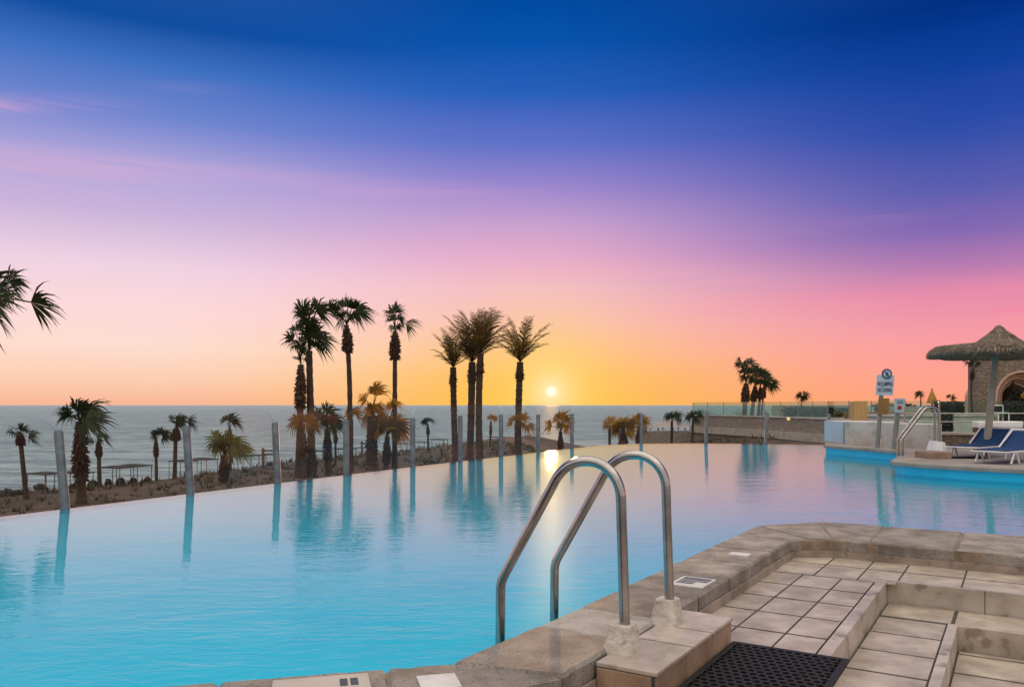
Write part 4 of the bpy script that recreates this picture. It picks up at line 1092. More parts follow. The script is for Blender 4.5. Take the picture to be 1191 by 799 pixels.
def wall_strip(mb, pts, z0, z1, th, mi=0):
    """upright wall along a plan polyline, thickness to its left"""
    pts = [Vector(q[:2]) for q in pts]; offs = []
    for i in range(len(pts)):
        d = (pts[min(i + 1, len(pts) - 1)] - pts[max(i - 1, 0)]).normalized()
        offs.append(pts[i] + Vector((-d.y, d.x)) * th)
    zz0 = z0 if isinstance(z0, list) else [z0] * len(pts); zz1 = z1 if isinstance(z1, list) else [z1] * len(pts)
    for i in range(len(pts) - 1):
        a, b, c, d = pts[i], pts[i + 1], offs[i + 1], offs[i]
        vs = [(a.x, a.y, zz0[i]), (b.x, b.y, zz0[i + 1]), (c.x, c.y, zz0[i + 1]), (d.x, d.y, zz0[i]), (a.x, a.y, zz1[i]), (b.x, b.y, zz1[i + 1]), (c.x, c.y, zz1[i + 1]), (d.x, d.y, zz1[i])]
        fs = [(4, 5, 6, 7), (0, 1, 5, 4), (2, 3, 7, 6)]
        if i == 0: fs.append((3, 0, 4, 7))
        if i == len(pts) - 2: fs.append((1, 2, 6, 5))
        mb.add(vs, fs, mi)

lw = [at(742, 501, 70), at(775, 501, 68), at(807, 501, 66)]
mb = MB(); wall_strip(mb, lw, -2.6, [CZ - 30 / F * 70, CZ - 30 / F * 68, CZ - 30 / F * 66], 0.5)
tag(mb.build('low_stone_wall', M['stone_far'], loc=(lw[1].x, lw[1].y, -2)), 'low brown stone wall at the beach in front of the pyramid tent', 'wall')

# ------------------------------------------------------------------ retaining wall and upper terrace
RW = [(14.7, 66), (16.0, 61.5), (17.4, 56), (18.0, 51), (18.3, 47), (19.4, 41), (21.5, 35), (25, 30), (32, 26)]
t_ = thing('retaining_wall', 'long stone retaining wall with a pale band along its foot, behind the pool', 'wall', (17.4, 56, -1))
mb = MB(); wall_strip(mb, RW, -2.6, 0.36, 0.4); mb.build('stone_face', M['stone_far'], t_)
mb = MB()
RW2 = [(x - 0.18, y - 0.06) for x, y in RW]
wall_strip(mb, RW2, -1.02, -0.50, 0.15); mb.build('pale_band', M['concrete'], t_)
mb = MB(); RW3 = [(x - 0.06, y - 0.02) for x, y in RW]
wall_strip(mb, RW3, 0.362, 0.43, 0.5); mb.build('cap', M['white_wall'], t_)
mb = MB()
tp = [(15.0, 66.2)] + [(x + 0.2, y + 0.1) for x, y in RW[1:]] + [(60, 22), (400, 20), (400, 520), (62, 142), (26, 81)]
mb.add([(x, y, ZT) for x, y in tp], [tuple(range(len(tp)))])
mb.add([(15.0, 66.2, ZT), (26, 81, ZT), (62, 142, ZT), (62, 142, -6), (26, 81, -6), (15.0, 66.2, -6)], [(0, 1, 4, 5), (1, 2, 3, 4)])
tag(mb.build('terrace_ground', surf('terrace_paving', (0.30, 0.25, 0.20), (0.22, 0.18, 0.14), 0.6, 0.9)), kind='structure')

def glass_run(name, label, pts, z0, z1, npost, group=None, rail=()):
    c = pts[len(pts) // 2]
    r0 = thing(name, label, 'balustrade', (c[0], c[1], z0), group)
    for i in range(len(pts) - 1):
        a, b = Vector(pts[i][:2]), Vector(pts[i + 1][:2]); L = (b - a).length; d = (b - a) / L; nn = Vector((-d.y, d.x)) * 0.008
        k = max(1, round(L / npost))
        for j in range(k):
            q0, q1 = a + d * (L * j / k + .03), a + d * (L * (j + 1) / k - .03)
            mb = MB(); n_ = [(q0 + nn), (q1 + nn), (q1 - nn), (q0 - nn)]
            mb.prism([(q.x, q.y) for q in n_][::-1], z0, z1, 0); mb.build('glass_pane', M['glass_green'], r0)
            mb = MB(); q = a + d * (L * j / k); mb.tube([(q.x, q.y, z0), (q.x, q.y, z1 + .02)], 0.022, 8); mb.build('post', M['steel'], r0)
        for zr in rail:
            mb = MB(); mb.tube([(a.x, a.y, zr), (b.x, b.y, zr)], 0.015, 6); mb.build('rail', M['steel'], r0)
    return r0
glass_run('glass_balustrade', 'greenish glass balustrade on top of the long retaining wall', [(x + .12, y + .05) for x, y in RW[:6]], 0.43, 1.42, 2.4)

# garden lamps on the terrace
for px, py, lb in ((917, 487, 'lit globe lamp low on the retaining wall, nearer the pool'), (934, 478, 'small lit globe lamp at the foot of the lone terrace palm')):
    Yl = 48 if px < 920 else 62
    p = at(px, py, Yl); r0 = thing('globe_lamp', lb, 'lamp', (p.x, p.y, ZT), 'globe lamps on the terrace')
    mb = MB(); mb.tube([(p.x, p.y, ZT - .02), (p.x, p.y, p.z - .05)], 0.03, 8); mb.build('stem', M['grey_paint'], r0)
    mb = MB(); rr_ = 2.0 * Yl / F
    mb.lathe([(0.001, -rr_)] + [(rr_ * math.sin(PI * k / 8), -rr_ * math.cos(PI * k / 8)) for k in range(1, 8)] + [(0.001, rr_)], p, 14); mb.build('globe', M['lamp'], r0)

# ------------------------------------------------------------------ far deck of the pool with its promontory
ZD = 0.22
D2 = [(7.72, 20.0), (8.45, 17.3), (6.72, 14.35), (6.74, 14.0), (6.95, 13.5), (7.3, 13.0), (7.89, 12.45), (14, 7.2), (40, 5), (40, 40), (25, 30), (21.3, 34.5), (12.0, 25.5), (9.75, 24.6)]
mb = MB()
mb.prism(D2, ZD - 0.075, ZD, 0, bevel=0.022)
ins = [(7.78, 20.0), (8.51, 17.3), (6.80, 14.32), (6.81, 14.02), (7.01, 13.54), (7.34, 13.05), (7.93, 12.5), (14.04, 7.26), (39.9, 5.1), (39.9, 39.9), (25, 29.9), (21.3, 34.4), (12.0, 25.4), (9.77, 24.5)]
mb.prism(ins, -1.5, ZD - 0.076, 1)
tag(mb.build('far_pool_deck', [M['deck2'], M['pool_wall']]), kind='structure')

# white wall at the corner of the deck
t_ = thing('white_planter_wall', 'low white rendered wall at the pool corner, pale blue on its end face', 'wall', (9.2, 20, ZD))
a, b, c, d = (8.32, 20.25), (8.62, 22.3), (11.2, 21.0), (9.05, 18.75)
b2, c2 = (8.60, 22.3), (9.4, 19.0)
mb = MB(); mb.prism([a, (8.30 + 1.05, 18.62), (9.9, 20.3), (8.75, 22.2)][::-1] if False else [(8.33, 20.22), (8.98, 18.90), (9.75, 20.1), (8.66, 22.25)], ZD - .01, ZD + 0.57, 0, bevel=0.01); mb.build('body', M['white_wall'], t_)
mb = MB(); mb.prism([(8.325, 20.24), (8.652, 22.24), (8.64, 22.26), (8.313, 20.24)][::-1] if False else [(8.285, 20.21), (8.322, 20.21), (8.648, 22.25), (8.610, 22.25)], ZD, ZD + 0.55, 0); mb.build('blue_end', M['blue_wall'], t_)
mb = MB(); mb.prism([(8.985, 18.885), (9.04, 18.885), (9.40, 19.40), (9.72, 20.1), (9.0, 18.92)] if False else [(9.0, 18.86), (9.45, 18.0), (9.95, 18.7), (9.5, 19.6)], ZD - .01, ZD + 0.55, 0, bevel=0.01); mb.build('return_wall', M['white_wall'], t_)

# signs
def text_mesh(txt, size, font_off=0.0):
    cu_ = bpy.data.curves.new('lettering', 'FONT'); cu_.body = txt; cu_.size = size; cu_.align_x = 'CENTER'; cu_.align_y = 'CENTER'; cu_.offset = font_off; cu_.extrude = 0.002; cu_.space_line = 1.1
    ob = bpy.data.objects.new('lettering', cu_); COL.objects.link(ob)
    dg = bpy.context.evaluated_depsgraph_get(); dg.update()
    me = bpy.data.meshes.new_from_object(ob.evaluated_get(dg))
    bpy.data.objects.remove(ob)
    return me
def disc(mb, c, r0, r1, y0, y1, n=28):
    """flat ring facing the camera"""
    vs = []
    for k in range(n):
        th = 2 * PI * k / n
        for r in (r0, r1):
            for y in (y0, y1): vs.append((c[0] + r * math.cos(th), c[1] + y, c[2] + r * math.sin(th)))
    fs = []
    for k in range(n):
        q, w = 4 * k, 4 * ((k + 1) % n)
        fs += [(q, q + 2, w + 2, w), (q + 1, w + 1, w + 3, q + 3), (q + 2, q + 3, w + 3, w + 2)]
        if r0 > 0.002: fs.append((q, w, w + 1, q + 1))
    mb.add(vs, fs)
Ys = 18.4; m = Ys / F
bp_ = at(1021.5, 516, Ys); bp_.z = ZD
t_ = thing('warning_sign', 'pale blue warning sign reading no jumping no diving, on a post above a tan board', 'sign', bp_)
tilt = R(2.6)
def sgn(px, py, dy=0.0):
    q = at(px, py, Ys); return Vector((q.x, Ys + dy, q.z))
mb = MB(); mb.tube([(bp_.x, Ys + .05, ZD - .02), sgn(1027.5, 440, .05)], 0.05, 12); mb.build('post', M['grey_paint'], t_)
mb = MB()
q = [sgn(1020.5, 436), sgn(1040.2, 436.5), sgn(1038.2, 460), sgn(1018.6, 459.5)]
mb.add([v + Vector((0, -.01, 0)) for v in q] + [v + Vector((0, .02, 0)) for v in q], [(0, 1, 2, 3), (7, 6, 5, 4), (0, 4, 5, 1), (1, 5, 6, 2), (2, 6, 7, 3), (3, 7, 4, 0)])
pl = mb.build('sign_panel', M['sign_face'], t_)
for txt, cy, sz in (('NO JUMPING', 446.8, 0.098), ('NO DIVING', 453.9, 0.098)):
    me = text_mesh(txt, sz, 0.0006)
    me.materials.clear(); me.materials.append(M['navy'])
    o = bpy.data.objects.new('lettering', me); COL.objects.link(o); o.parent = t_
    c = sgn(1029.6 - (cy - 446) * 0.085, cy, -.014) - bp_
    xs = [v.co.x for v in me.vertices]; wd = max(xs) - min(xs); tgt = (17.6 if 'JUMP' in txt else 16.4) * m
    o.location = c; o.rotation_euler = (R(90), 0, 0); o.scale = (tgt / wd, 5.0 * m / (sz * 0.72), 1)
mb = MB(); cc = sgn(1031.2, 434.8, -.012)
disc(mb, cc, 0.001, 5.6 * m, -.004, .01); pc = mb.build('emblem_disc', M['sign_face'], t_)
mb = MB(); disc(mb, cc, 4.5 * m, 5.9 * m, -.010, .012); mb.build('emblem_ring', M['navy'], t_)
mb = MB()
def flat(mb, pts, y):
    v = [Vector((cc.x + a * m, cc.y + y, cc.z + b * m)) for a, b in pts]; n = len(v)
    mb.add(v + [w + Vector((0, .004, 0)) for w in v], [tuple(range(n)), tuple(range(2 * n - 1, n - 1, -1))] + [(i, n + i, n + (i + 1) % n, (i + 1) % n) for i in range(n)])
flat(mb, [(-.8, -.4), (.6, -.6), (1.0, 1.2), (1.9, 2.3), (1.3, 2.7), (.2, 1.6), (-.9, 1.9), (-1.9, 2.9), (-2.3, 2.4), (-1.2, 1.0)], -.012)
flat(mb, [(-.8, -.5), (.6, -.6), (1.3, -2.0), (.5, -2.2), (-.1, -1.4), (-.7, -2.3), (-1.4, -1.9)], -.0125)
flat(mb, [(-2.2, -2.9), (2.2, -2.9), (2.0, -3.4), (-2.0, -3.4)], -.012)
flat(mb, [(-3.0, 2.6), (-2.5, 3.1), (3.1, -2.6), (2.6, -3.1)], -.0165)
mb.build('emblem_figure', M['navy'], t_)
mb = MB(); q = [sgn(1022.4, 463.2), sgn(1034, 463.2), sgn(1033, 482), sgn(1021, 482)]
mb.add([v + Vector((0, -.02, 0)) for v in q] + [v + Vector((0, .03, 0)) for v in q], [(0, 1, 2, 3), (7, 6, 5, 4), (0, 4, 5, 1), (1, 5, 6, 2), (2, 6, 7, 3), (3, 7, 4, 0)])
mb.build('tan_board', M['sign_back'], t_)
Ys = 17.9; m = Ys / F
bp_ = at(1041, 520, Ys); bp_.z = ZD
t_ = thing('notice_board', 'small pale notice with a red disc on a grey post, right of the warning sign', 'sign', bp_)
mb = MB(); mb.tube([(bp_.x, Ys + .05, ZD - .02), sgn(1046.5, 464, .05)], 0.055, 12); mb.build('post', M['grey_paint'], t_)
mb = MB(); q = [sgn(1040.3, 463.3), sgn(1052.5, 463.3), sgn(1051, 480), sgn(1041.3, 480)]
mb.add([v + Vector((0, -.02, 0)) for v in q] + [v + Vector((0, .02, 0)) for v in q], [(0, 1, 2, 3), (7, 6, 5, 4), (0, 4, 5, 1), (1, 5, 6, 2), (2, 6, 7, 3), (3, 7, 4, 0)])
mb.build('panel', M['sign_face'], t_)
mb = MB(); disc(mb, sgn(1045.8, 474, -.024), 0.001, 2.4 * m, -.006, .01); mb.build('red_disc', M['red'], t_)
mb = MB()
for k, yy in enumerate((466.2, 468.4)):
    q = [sgn(1042.8, yy, -.023), sgn(1050, yy, -.023), sgn(1050, yy + .9, -.023), sgn(1042.8, yy + .9, -.023)]
    mb.add(q, [(0, 1, 2, 3)])
mb.build('printing', M['navy'], t_)

# stone kerb wall behind the loungers, with its balustrade
SW = [(9.5, 19.3), (10.1, 19.0), (12.6, 18.9), (24, 18.4)]
t_ = thing('garden_wall', 'low rubble stone wall with a pale ledge behind the blue loungers', 'wall', (11, 19, ZD))
mb = MB(); wall_strip(mb, SW, ZD - .02, 0.50, 0.35); mb.build('stone_face', M['stone'], t_)
mb = MB(); wall_strip(mb, [(x - .02, y - .05) for x, y in SW], 0.502, 0.56, 0.5); mb.build('ledge', M['concrete'], t_)
glass_run('glass_balustrade', 'greenish glass balustrade with thin rails behind the second ladder', [(9.55, 19.62), (10.2, 19.28), (12.6, 19.15), (15, 19.0)], 0.56, 1.30, 1.3, rail=(0.80, 1.0))

# things behind that balustrade
p = at(1001.5, 489, 26); p.z = ZT
mb = MB()
x0, x1 = at(994, 480, 26).x, at(1009, 480, 26).x
n = 7
for k in range(n):
    w = (x1 - x0) / n
    mb.box((x0 + k * w + .004, 26, ZT - .12), (x0 + (k + 1) * w - .004, 26.1, CZ - (466.5 - HY) * 26 / F))
mb.box((x0, 26.1, ZT - .1), (x1, 26.4, CZ - (467.5 - HY) * 26 / F))
tag(mb.build('wooden_cabinet', M['wood'], loc=p), 'upright pale wooden cabinet behind the white corner wall, left of the warning sign', 'cabinet')
t_ = thing('low_white_wall', 'long low white wall on the terrace behind the warning sign', 'wall', (14.5, 29, ZT))
mb = MB(); wall_strip(mb, [(12.6, 28.5), (16.5, 28.8), (17.2, 28.8)], ZT - .1, 0.80, 0.4); mb.build('body', M['white_wall'], t_, bevel=.01)
mb = MB(); wall_strip(mb, [(12.55, 28.42), (16.5, 28.72), (17.25, 28.72)], .802, 0.87, 0.55); mb.build('cap', M['white_wall'], t_)

def leaf_blob(name, label, cat, cen, rx, rz, nleaf, size, mat, seed, shape='cone', group=None, trunk=True, depth=0.6):
    rr = random.Random(seed); c = Vector(cen)
    r0 = thing(name, label, cat, c, group)
    mb = MB()
    for i in range(nleaf):
        f = rr.random() ** 0.8; th = rr.uniform(0, 2 * PI)
        w = rx * ((1 - f * .85) if shape == 'cone' else math.sin(PI * min(.97, .12 + f * .85)) if shape == 'round' else 1.0) * math.sqrt(rr.random())
        w *= 1 + 0.3 * noise.noise(Vector((th * 1.3, f * 5, seed)))
        q = c + Vector((w * math.cos(th), w * math.sin(th) * depth, f * rz))
        d = Vector((rr.uniform(-1, 1), rr.uniform(-1, 1), rr.uniform(-.4, 1))).normalized() * size; s = d.cross(Vector((rr.uniform(-1, 1), rr.uniform(-1, 1), .4))).normalized() * size * .35
        mb.add([q - d * .5, q + s, q + d * .6, q - s], [(0, 1, 2, 3)])
    mb.build('foliage', M[mat], r0)
    if trunk:
        mb = MB(); mb.tube([c - Vector((0, 0, .1)), c + Vector((0, 0, rz * .6))], [rx * .12, rx * .04], 6); mb.build('stem', M['trunk'], r0)
    return r0
p = at(1101, 497, 24)
leaf_blob('clipped_shrub', 'tall dark clipped shrub behind the glass, right of the second ladder', 'shrub', (p.x, p.y, ZT), 7.2 * 24 / F, (497 - 464) * 24 / F + .1, 1500, .08, 'hedge', 5, 'column')
p = at(1084, 480, 45)
t_ = thing('folded_parasol', 'folded yellow parasol on the terrace skyline between two tiny palms', 'parasol', (p.x, p.y, ZT))
mb = MB(); mb.tube([(p.x, p.y, ZT - .02), (p.x, p.y, at(0, 452, 45).z)], 0.04, 8); mb.build('pole', M['darkwood'], t_)
mb = MB(); zt = at(0, 453, 45).z; zb = at(0, 469, 45).z
mb.lathe([(0.02, zt), (0.10, zt - .2), (0.22, zb + .2), (0.26, zb), (0.03, zb + .02)], (p.x, p.y, 0), 12, jitter=.12, smooth=False, rnd=random.Random(3)); mb.build('canopy', M['yellow'], t_)
# hedges and walls along the terrace skyline
hd = [(1040, 470, 60, 46, 5.0, 'clipped hedge on the terrace skyline between the warning sign and the shrub', 1), (940, 474, 60, 60, 5.0, 'long low hedge behind the lone palm right of the terrace cluster', 4), (985, 475, 58, 34, 3.2, 'clipped hedge seen through glass left of the wooden cabinet', 2), (1105, 468, 44, 34, 2.4, 'clipped hedge on the skyline left of the stone arch', 3)]
for px, ty, Yh, wpx, dep, lb, sd in hd:
    p = at(px, ty, Yh)
    leaf_blob('clipped_hedge', lb, 'hedge', (p.x, Yh, ZT), wpx * Yh / F / 2, p.z - ZT, 1600, .22, 'hedge', 20 + sd, 'block', trunk=False, depth=.35)
mb = MB(); wall_strip(mb, [(24, 52), (40, 50)], ZT - .05, 1.12, .4)
tag(mb.build('terrace_wall', M['concrete'], loc=(32, 51, ZT)), 'pale garden wall along the skyline behind the small notice with a red disc', 'wall')
mb = MB(); wall_strip(mb, [(21.6, 67), (25, 66.5), (29, 66)], ZT - .05, 1.17, .4)
tag(mb.build('terrace_wall', M['pole'], loc=(25, 66, ZT)), 'long beige garden wall closing the terrace behind the lone small palm', 'wall')
mb = MB(); wall_strip(mb, [(20.5, 50), (24, 48)], ZT - .05, 0.78, .5)
tag(mb.build('brick_planter', M['arch_dark'], loc=(22, 49, ZT)), 'low reddish brown planter wall behind the wooden cabinet', 'planter')

# white padded daybed by the parasol
Yd = 17.6; p = at(1154, 500, Yd)
t_ = thing('white_daybed', 'low white padded daybed on the ledge behind the loungers', 'daybed', (p.x, 19.25, 0.5))
xa, xb = at(1128, 0, 19.2).x, at(1180, 0, 19.2).x
mb = MB(); mb.box((xa + .02, 18.9, 0.555), (xb - .02, 19.12, 0.66)); mb.build('base', M['darkwood'], t_)
mb = MB(); mb.box((xa, 18.86, 0.662), (xb, 19.14, 0.82)); mb.build('mattress', M['white'], t_, bevel=.03)

# second ladder
def far_rail(dx, label, seed):
    Yb = 15.6
    b = at(1089 + dx, 520, Yb + (0.5 if dx < 0 else 0)); Yq = b.y
    mm = Yq / F
    o_ = thing('pool_handrail', label, 'handrail', (b.x, Yq, ZD), 'handrails of the far pool ladder')
    prof = [(b.x, ZD), (b.x + .01, CZ - (471.5 - HY) * mm), (b.x - 16 * mm, CZ - (475 - HY) * mm), (b.x - 42.5 * mm, CZ - (510 - HY) * mm), (b.x - 43 * mm, -.6)]
    pl = fillet([Vector((x, Yq, z)) for x, z in prof], {1: .14, 2: .13, 3: .10})
    mb = MB(); mb.tube(pl, 0.027, 12); mb.build('tube', M['steel'], o_)
    mb = MB(); rr = random.Random(seed)
    mb.lathe([(0.165, ZD + .005), (0.155, ZD + .10), (0.10, ZD + .27), (0.04, ZD + .275), (0.001, ZD + .275)], (b.x, Yq, 0), 8, smooth=False); mb.build('plastic_footing', M['white'], o_)
far_rail(-2, 'farther steel handrail of the distant ladder by the blue loungers', 1)
far_rail(3, 'nearer steel handrail of the distant ladder by the blue loungers', 2)
x0, x1 = at(1076, 0, 14.9).x, at(1102, 0, 14.9).x
mb = MB(); mb.box((x0, 14.75, ZD), (x1, 15.3, ZD + 0.12))
tag(mb.build('tiled_plinth', M['block_side'], loc=((x0 + x1) / 2, 15, ZD), bevel=.01), 'small brown tiled block in front of the distant ladder', 'plinth')
mb = MB()
for k in range(12):
    for j in range(4):
        xx = x1 + .04 + k * .05; yy = 14.75 + j * .1
        mb.box((xx, yy, ZD + .002), (xx + .02, yy + .1, ZD + .02)); 
    mb.box((x1 + .04 + k * .05, 14.75, ZD + .003), (x1 + .085 + k * .05, 14.77, ZD + .018))
tag(mb.build('rubber_mat', M['rubber'], loc=(x1 + .3, 15, ZD)), 'dark ribbed mat on the grey deck beside the distant ladder', 'mat')

# loungers
def make_lounger():
    r0 = thing('sun_lounger', 'x', 'sun lounger', (0, 0, 0), 'blue sun loungers by the parasol')
    W, Hs, L = 0.58, 0.235, 1.95; hinge = 1.05
    mb = MB()                                        # local: x along the bed, y across
    N = 12
    def sheet(pts, th):
        vs = []
        for (x, z) in pts:
            for j in range(5):
                y = (j / 4 - .5) * (W - .035); vs.append((x, y, z - 0.012 * math.cos(PI * (j / 4 - .5))))
        n = len(pts); k = n * 5
        vs += [(a, b, c - th) for a, b, c in vs]
        fs = [(i * 5 + j, (i + 1) * 5 + j, (i + 1) * 5 + j + 1, i * 5 + j + 1) for i in range(n - 1) for j in range(4)]
        fs2 = [tuple(k + q for q in f[::-1]) for f in fs]
        sides = [(i * 5, k + i * 5, k + (i + 1) * 5, (i + 1) * 5) for i in range(n - 1)] + [((i + 1) * 5 + 4, k + (i + 1) * 5 + 4, k + i * 5 + 4, i * 5 + 4) for i in range(n - 1)]
        return vs, fs + fs2 + sides
    v, f = sheet([(0.02 + (hinge - .02) * i / N, Hs) for i in range(N + 1)], .02); mb.add(v, f, 0, True); mb.build('seat', M['blue_fabric'], r0)
    th = R(29); bl = 0.62
    mb = MB(); v, f = sheet([(hinge + bl * i / N * math.cos(th) , Hs + bl * i / N * math.sin(th) - .03 * math.sin(PI * i / N)) for i in range(N + 1)], .02); mb.add(v, f, 0, True); mb.build('backrest', M['blue_fabric'], r0)
    mb = MB()
    for s in (-1, 1):
        y = s * (W / 2 - .015)
        mb.tube([(0, y, Hs - .03), (1.62, y, Hs - .03)], 0.013, 8)
    mb.tube([(0, -W / 2, Hs - .03), (0, W / 2, Hs - .03)], 0.013, 8); mb.tube([(1.62, -W / 2, Hs - .03), (1.62, W / 2, Hs - .03)], 0.013, 8)
    mb.build('seat_frame', M['white'], r0)
    mb = MB()
    for s in (-1, 1):
        y = s * (W / 2 - .015)
        mb.tube(fillet([(hinge - .02, y, Hs), (hinge + bl * math.cos(th), y, Hs + bl * math.sin(th)), (hinge + bl * math.cos(th) + .03, y - s * .03, Hs + bl * math.sin(th) + .01)], .02, 4), 0.016, 8)
    mb.tube([(hinge + bl * math.cos(th), -W / 2 + .02, Hs + bl * math.sin(th)), (hinge + bl * math.cos(th), W / 2 - .02, Hs + bl * math.sin(th))], 0.028, 8)
    mb.build('back_frame', M['white'], r0)
    for x in (0.30, 1.45):
        for s in (-1, 1):
            y = s * (W / 2 - .015)
            mb = MB(); mb.tube([(x - .03, y, Hs - .03), (x - .16, y, 0.01)], 0.018, 8); mb.build('leg', M['white'], r0)
            mb = MB(); mb.tube([(x + .03, y, Hs - .03), (x + .16, y, 0.01)], 0.018, 8); mb.build('leg', M['white'], r0)
    return r0
lo = make_lounger()
ang = R(40)
lo.location = (8.27, 14.80, ZD); lo.rotation_euler = (0, 0, ang); lo['label'] = 'blue sun lounger farther back, between the ladder and the parasol pole'
l2 = copy_tree(lo); l2.location = (7.93, 13.42, ZD); l2.rotation_euler = (0, 0, ang - .06); l2['label'] = 'nearer blue sun lounger with white crossed legs, cut by the right edge'

# thatched parasol
Yu = 15.7; m = Yu / F
pb = Vector((at(1146.5, 0, Yu).x, Yu, ZD)); pt = at(1158.5, 412, Yu); ap = at(1162, 378, Yu)
t_ = thing('thatched_parasol', 'grey thatched parasol with a pointed top on a leaning pole', 'parasol', pb)
mb = MB(); mb.tube([pb, pb.lerp(pt, .5), pt + Vector((0, 0, .08))], [0.070, 0.064, 0.060], 14); mb.build('pole', M['pole'], t_)
k = Yu / 15.3
prof = [(0.004, 0.0), (0.035, -.016), (0.10, -.095), (0.25, -.215), (0.35, -.30), (0.47, -.345), (0.65, -.362), (0.85, -.372), (1.05, -.385), (1.18, -.41), (1.27, -.45), (1.335, -.52), (1.35, -.60), (1.31, -.612), (1.26, -.585), (1.0, -.555), (0.6, -.56), (0.25, -.58), (0.02, -.585)]
rr = random.Random(9)
mb = MB()
def rag(p):
    n_ = noise.noise(Vector((p.x * 9, p.y * 9, p.z * 9))) * 0.016 + noise.noise(Vector((p.x * 2.5, p.y * 2.5, 1))) * 0.014
    return Vector((p.x * (1 + n_), p.y * (1 + n_), p.z + n_ * 1.1))
mb.lathe([(r * k * (0.91 if r > .4 else 1), z * k) for r, z in prof], ap, 96, jitter=.008, fn=rag, rnd=rr)
cp = mb.build('thatch_canopy', M['thatch'], t_)
mb = MB()
for i in range(900):
    th = rr.uniform(0, 2 * PI); r = k * 0.91 * (1.345 + rr.uniform(-.05, .01)); z = k * (-.555 + rr.uniform(-.06, .06))
    d = Vector((math.cos(th), math.sin(th), 0)); s = Vector((-d.y, d.x, 0)) * rr.uniform(.006, .013)
    a = ap + d * r + Vector((0, 0, z)); e_ = a + d * rr.uniform(-.02, .035) + Vector((0, 0, -rr.uniform(.005, .03)))
    mb.add([a - s, a + s, e_], [(0, 1, 2)])
mb.build('fringe', M['straw'], t_)
mb = MB()                                          # loose straw lying down the slope, in layers
pr = [(r * k * (0.91 if r > .4 else 1), z * k) for r, z in prof[:13]]
for i in range(5200):
    q = rr.random() ** 0.6 * 10.2 + 0.9; j = int(q); f = q - j
    (r0_, z0_), (r1_, z1_) = pr[j], pr[j + 1]
    r_, z_ = r0_ + (r1_ - r0_) * f, z0_ + (z1_ - z0_) * f
    th = rr.uniform(0, 2 * PI); d = Vector((math.cos(th), math.sin(th), 0)); sd = Vector((-d.y, d.x, 0))
    sl = (d * (r1_ - r0_) + Vector((0, 0, z1_ - z0_))).normalized(); nn = Vector((d.x * -(z1_ - z0_), d.y * -(z1_ - z0_), (r1_ - r0_))).normalized()
    L_ = rr.uniform(.05, .12); w = sd * rr.uniform(.004, .009)
    a = ap + d * r_ + Vector((0, 0, z_)) + nn * rr.uniform(.004, .014); e_ = a + sl * L_ + nn * rr.uniform(-.012, .008) + sd * rr.uniform(-.03, .03)
    mb.add([a - w, a + w, e_ + w * .5, e_ - w * .5], [(0, 1, 2, 3)])
mb.build('straw_layer', M['straw'], t_)

# stone building with the arch
Yb = 38.0; mB = Yb / F
def bx(px): return (px - CX) * mB
def bz(py): return CZ - (py - HY) * mB
xc, zs = bx(1188), bz(462); Ro = 31 * mB
t_ = thing('stone_building', 'stone building with a big round arch at the right edge of the photo', 'building', (xc, Yb, ZT))
def arch_wall(mb, xl, xr, zl_top, z_top, r, y0, y1, zb, n=28):
    """wall with a round-headed opening"""
    inner = [(xc - r, zb)] + [(xc - r * math.cos(PI * k / n), zs + r * math.sin(PI * k / n)) for k in range(n + 1)] + [(xc + r, zb)]
    outer = [(xl, zb)]
    for k in range(n + 1):
        f = k / n
        x = xl + (xr - xl) * f
        z = zl_top + (z_top - zl_top) * min(1, f * 8) if zl_top != z_top else z_top
        outer.append((x + (bx(1141) - xl) * max(0, 1 - f * 20) if False else x, z))
    outer.append((xr, zb))
    N = len(inner); vs = []
    for y in (y0, y1):
        vs += [(x, y, z) for x, z in inner] + [(x, y, z) for x, z in outer]
    fs = []
    for i in range(N - 1):
        fs += [(i, N + i, N + i + 1, i + 1), (2 * N + i, 2 * N + i + 1, 3 * N + i + 1, 3 * N + i), (i, i + 1, 2 * N + i + 1, 2 * N + i), (N + i, 3 * N + i, 3 * N + i + 1, N + i + 1)]
    mb.add(vs, fs)
mb = MB(); arch_wall(mb, bx(1137), bx(1260), bz(422), bz(411), Ro, Yb, Yb + .8, ZT - .1); mb.build('wall', M['stone_big'], t_)
for i, (r, mt, y0, y1) in enumerate(((1.0, 'arch', -.06, .5), (.90, 'arch_dark', .08, 1.2), (.80, 'arch', .22, 1.9), (.70, 'arch_dark', .36, 2.6), (.60, 'arch', .50, 3.4))):
    mb = MB(); n = 26; vs = []; ri, ro = Ro * (r - .11 + (.035 if i == 0 else 0)), Ro * r * (1.0 if i else .998)
    for y in (Yb + y0, Yb + y1):
        for rad in (ri, ro):
            vs += [(xc - rad, y, ZT - .1)] + [(xc - rad * math.cos(PI * k / n), y, zs + rad * math.sin(PI * k / n)) for k in range(n + 1)] + [(xc + rad, y, ZT - .1)]
    N = n + 3; fs = []
    for q in range(N - 1):
        fs += [(q, N + q, N + q + 1, q + 1), (2 * N + q, 2 * N + q + 1, 3 * N + q + 1, 3 * N + q), (q, q + 1, 2 * N + q + 1, 2 * N + q), (N + q, 3 * N + q, 3 * N + q + 1, N + q + 1)]
    mb.add(vs, fs, 0, False); mb.build('arch_ring', M[mt], t_)
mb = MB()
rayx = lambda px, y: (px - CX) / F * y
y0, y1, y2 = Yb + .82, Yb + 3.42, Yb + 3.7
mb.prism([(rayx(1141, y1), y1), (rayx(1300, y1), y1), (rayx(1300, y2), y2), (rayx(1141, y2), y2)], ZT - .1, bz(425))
mb.prism([(rayx(1139.5, y0), y0), (rayx(1143, y0), y0), (rayx(1143, y1 - .01), y1 - .01), (rayx(1139.5, y1 - .01), y1 - .01)], ZT - .1, bz(426))
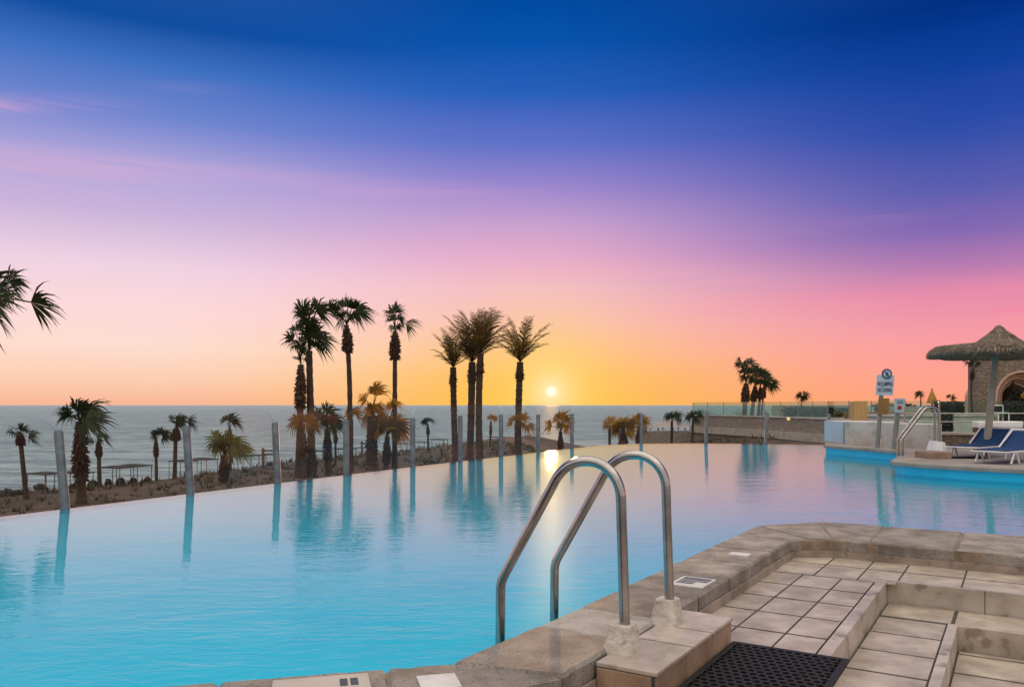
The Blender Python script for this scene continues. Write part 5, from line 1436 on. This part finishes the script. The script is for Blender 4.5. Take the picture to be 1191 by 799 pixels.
mb.prism([(rayx(1141, y0) + .02, y0 + .01), (rayx(1300, y0), y0 + .01), (rayx(1300, y2), y2 - .01), (rayx(1141, y2), y2 - .01)], bz(424), bz(420))
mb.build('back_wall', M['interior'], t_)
mb = MB(); mb.tube([(bx(1183), Yb + .3, zs + Ro * .93), (bx(1183), Yb + .3, bz(452))], .03, 6); mb.lathe([(0.001, .3), (.10, .22), (.12, -.15), (.05, -.28), (.001, -.3)], (bx(1183), Yb + .3, bz(452)), 8, smooth=False); 
tag(mb.build('hanging_lantern', M['rubber'], loc=(bx(1183), Yb + .3, bz(440))), 'dark lantern hanging from the crown of the stone arch', 'lantern')
leaf_blob('dark_bush', 'dark leafy bush filling the foot of the stone arch', 'bush', (bx(1186), Yb - .5, ZT), 27 * mB, (495 - 454) * mB, 1300, .17, 'darkleaf', 31, 'round', depth=.4)
leaf_blob('flowering_plant', 'yellow flowering plant in front of the dark bush under the arch', 'plant', (bx(1176), Yb - 1.1, bz(462)), 3.2 * mB, 6 * mB, 130, .09, 'flower', 32, 'round', trunk=False) if False else None
r0 = thing('flowering_plant', 'slim plant with yellow flowers in front of the dark bush under the arch', 'plant', (bx(1175), Yb - 1.2, ZT))
mb = MB(); mb.tube([(bx(1175), Yb - 1.2, ZT - .02), (bx(1175), Yb - 1.2, bz(460))], .03, 6); mb.build('stem', M['darkleaf'], r0)
mb = MB(); rr = random.Random(6)
for i in range(110):
    q = Vector((bx(1175) + rr.gauss(0, .09), Yb - 1.2 + rr.gauss(0, .06), bz(459) + rr.gauss(0, .10))); s = .05
    mb.add([q + Vector((rr.uniform(-s, s), rr.uniform(-s, s), rr.uniform(-s, s))) for _ in range(3)], [(0, 1, 2)])
mb.build('flowers', M['flower'], r0)
# low wall in front of the arch, and chairs on it
mb = MB(); wall_strip(mb, [(bx(1150), Yb - 3.2), (bx(1300), Yb - 3.4)], ZT - .05, bz(483), .4)
tag(mb.build('forecourt_wall', M['stone_big'], loc=(bx(1180), Yb - 3, ZT)), 'low stone wall in front of the arched building', 'wall')
t_ = thing('white_chair', 'white framed chair with a dark back in front of the stone arch', 'chair', (bx(1161), Yb - 4.0, ZT))
x0, x1, zt, zb = at(1154.5, 0, 34).x, at(1166.5, 0, 34).x, at(0, 471.5, 34).z, at(0, 480, 34).z
mb = MB(); mb.tube(fillet([(x0, 34, ZT), (x0, 34, zt), (x1, 34, zt), (x1, 34, ZT)], .03, 4), .025, 6); mb.tube([(x0, 34, zb), (x1, 34, zb)], .025, 6)
mb.tube([(x0, 33.6, ZT), (x0, 33.6, zb), (x0, 34, zb)], .025, 6); mb.tube([(x1, 33.6, ZT), (x1, 33.6, zb), (x1, 34, zb)], .025, 6); mb.build('frame', M['white'], t_)
mb = MB(); mb.box((x0 + .03, 33.99, zb + .02), (x1 - .03, 34.01, zt - .03)); mb.build('backrest', M['rubber'], t_)
mb = MB(); mb.box((x0 + .02, 33.6, zb - .01), (x1 - .02, 33.98, zb + .015)); mb.build('seat', M['white'], t_)
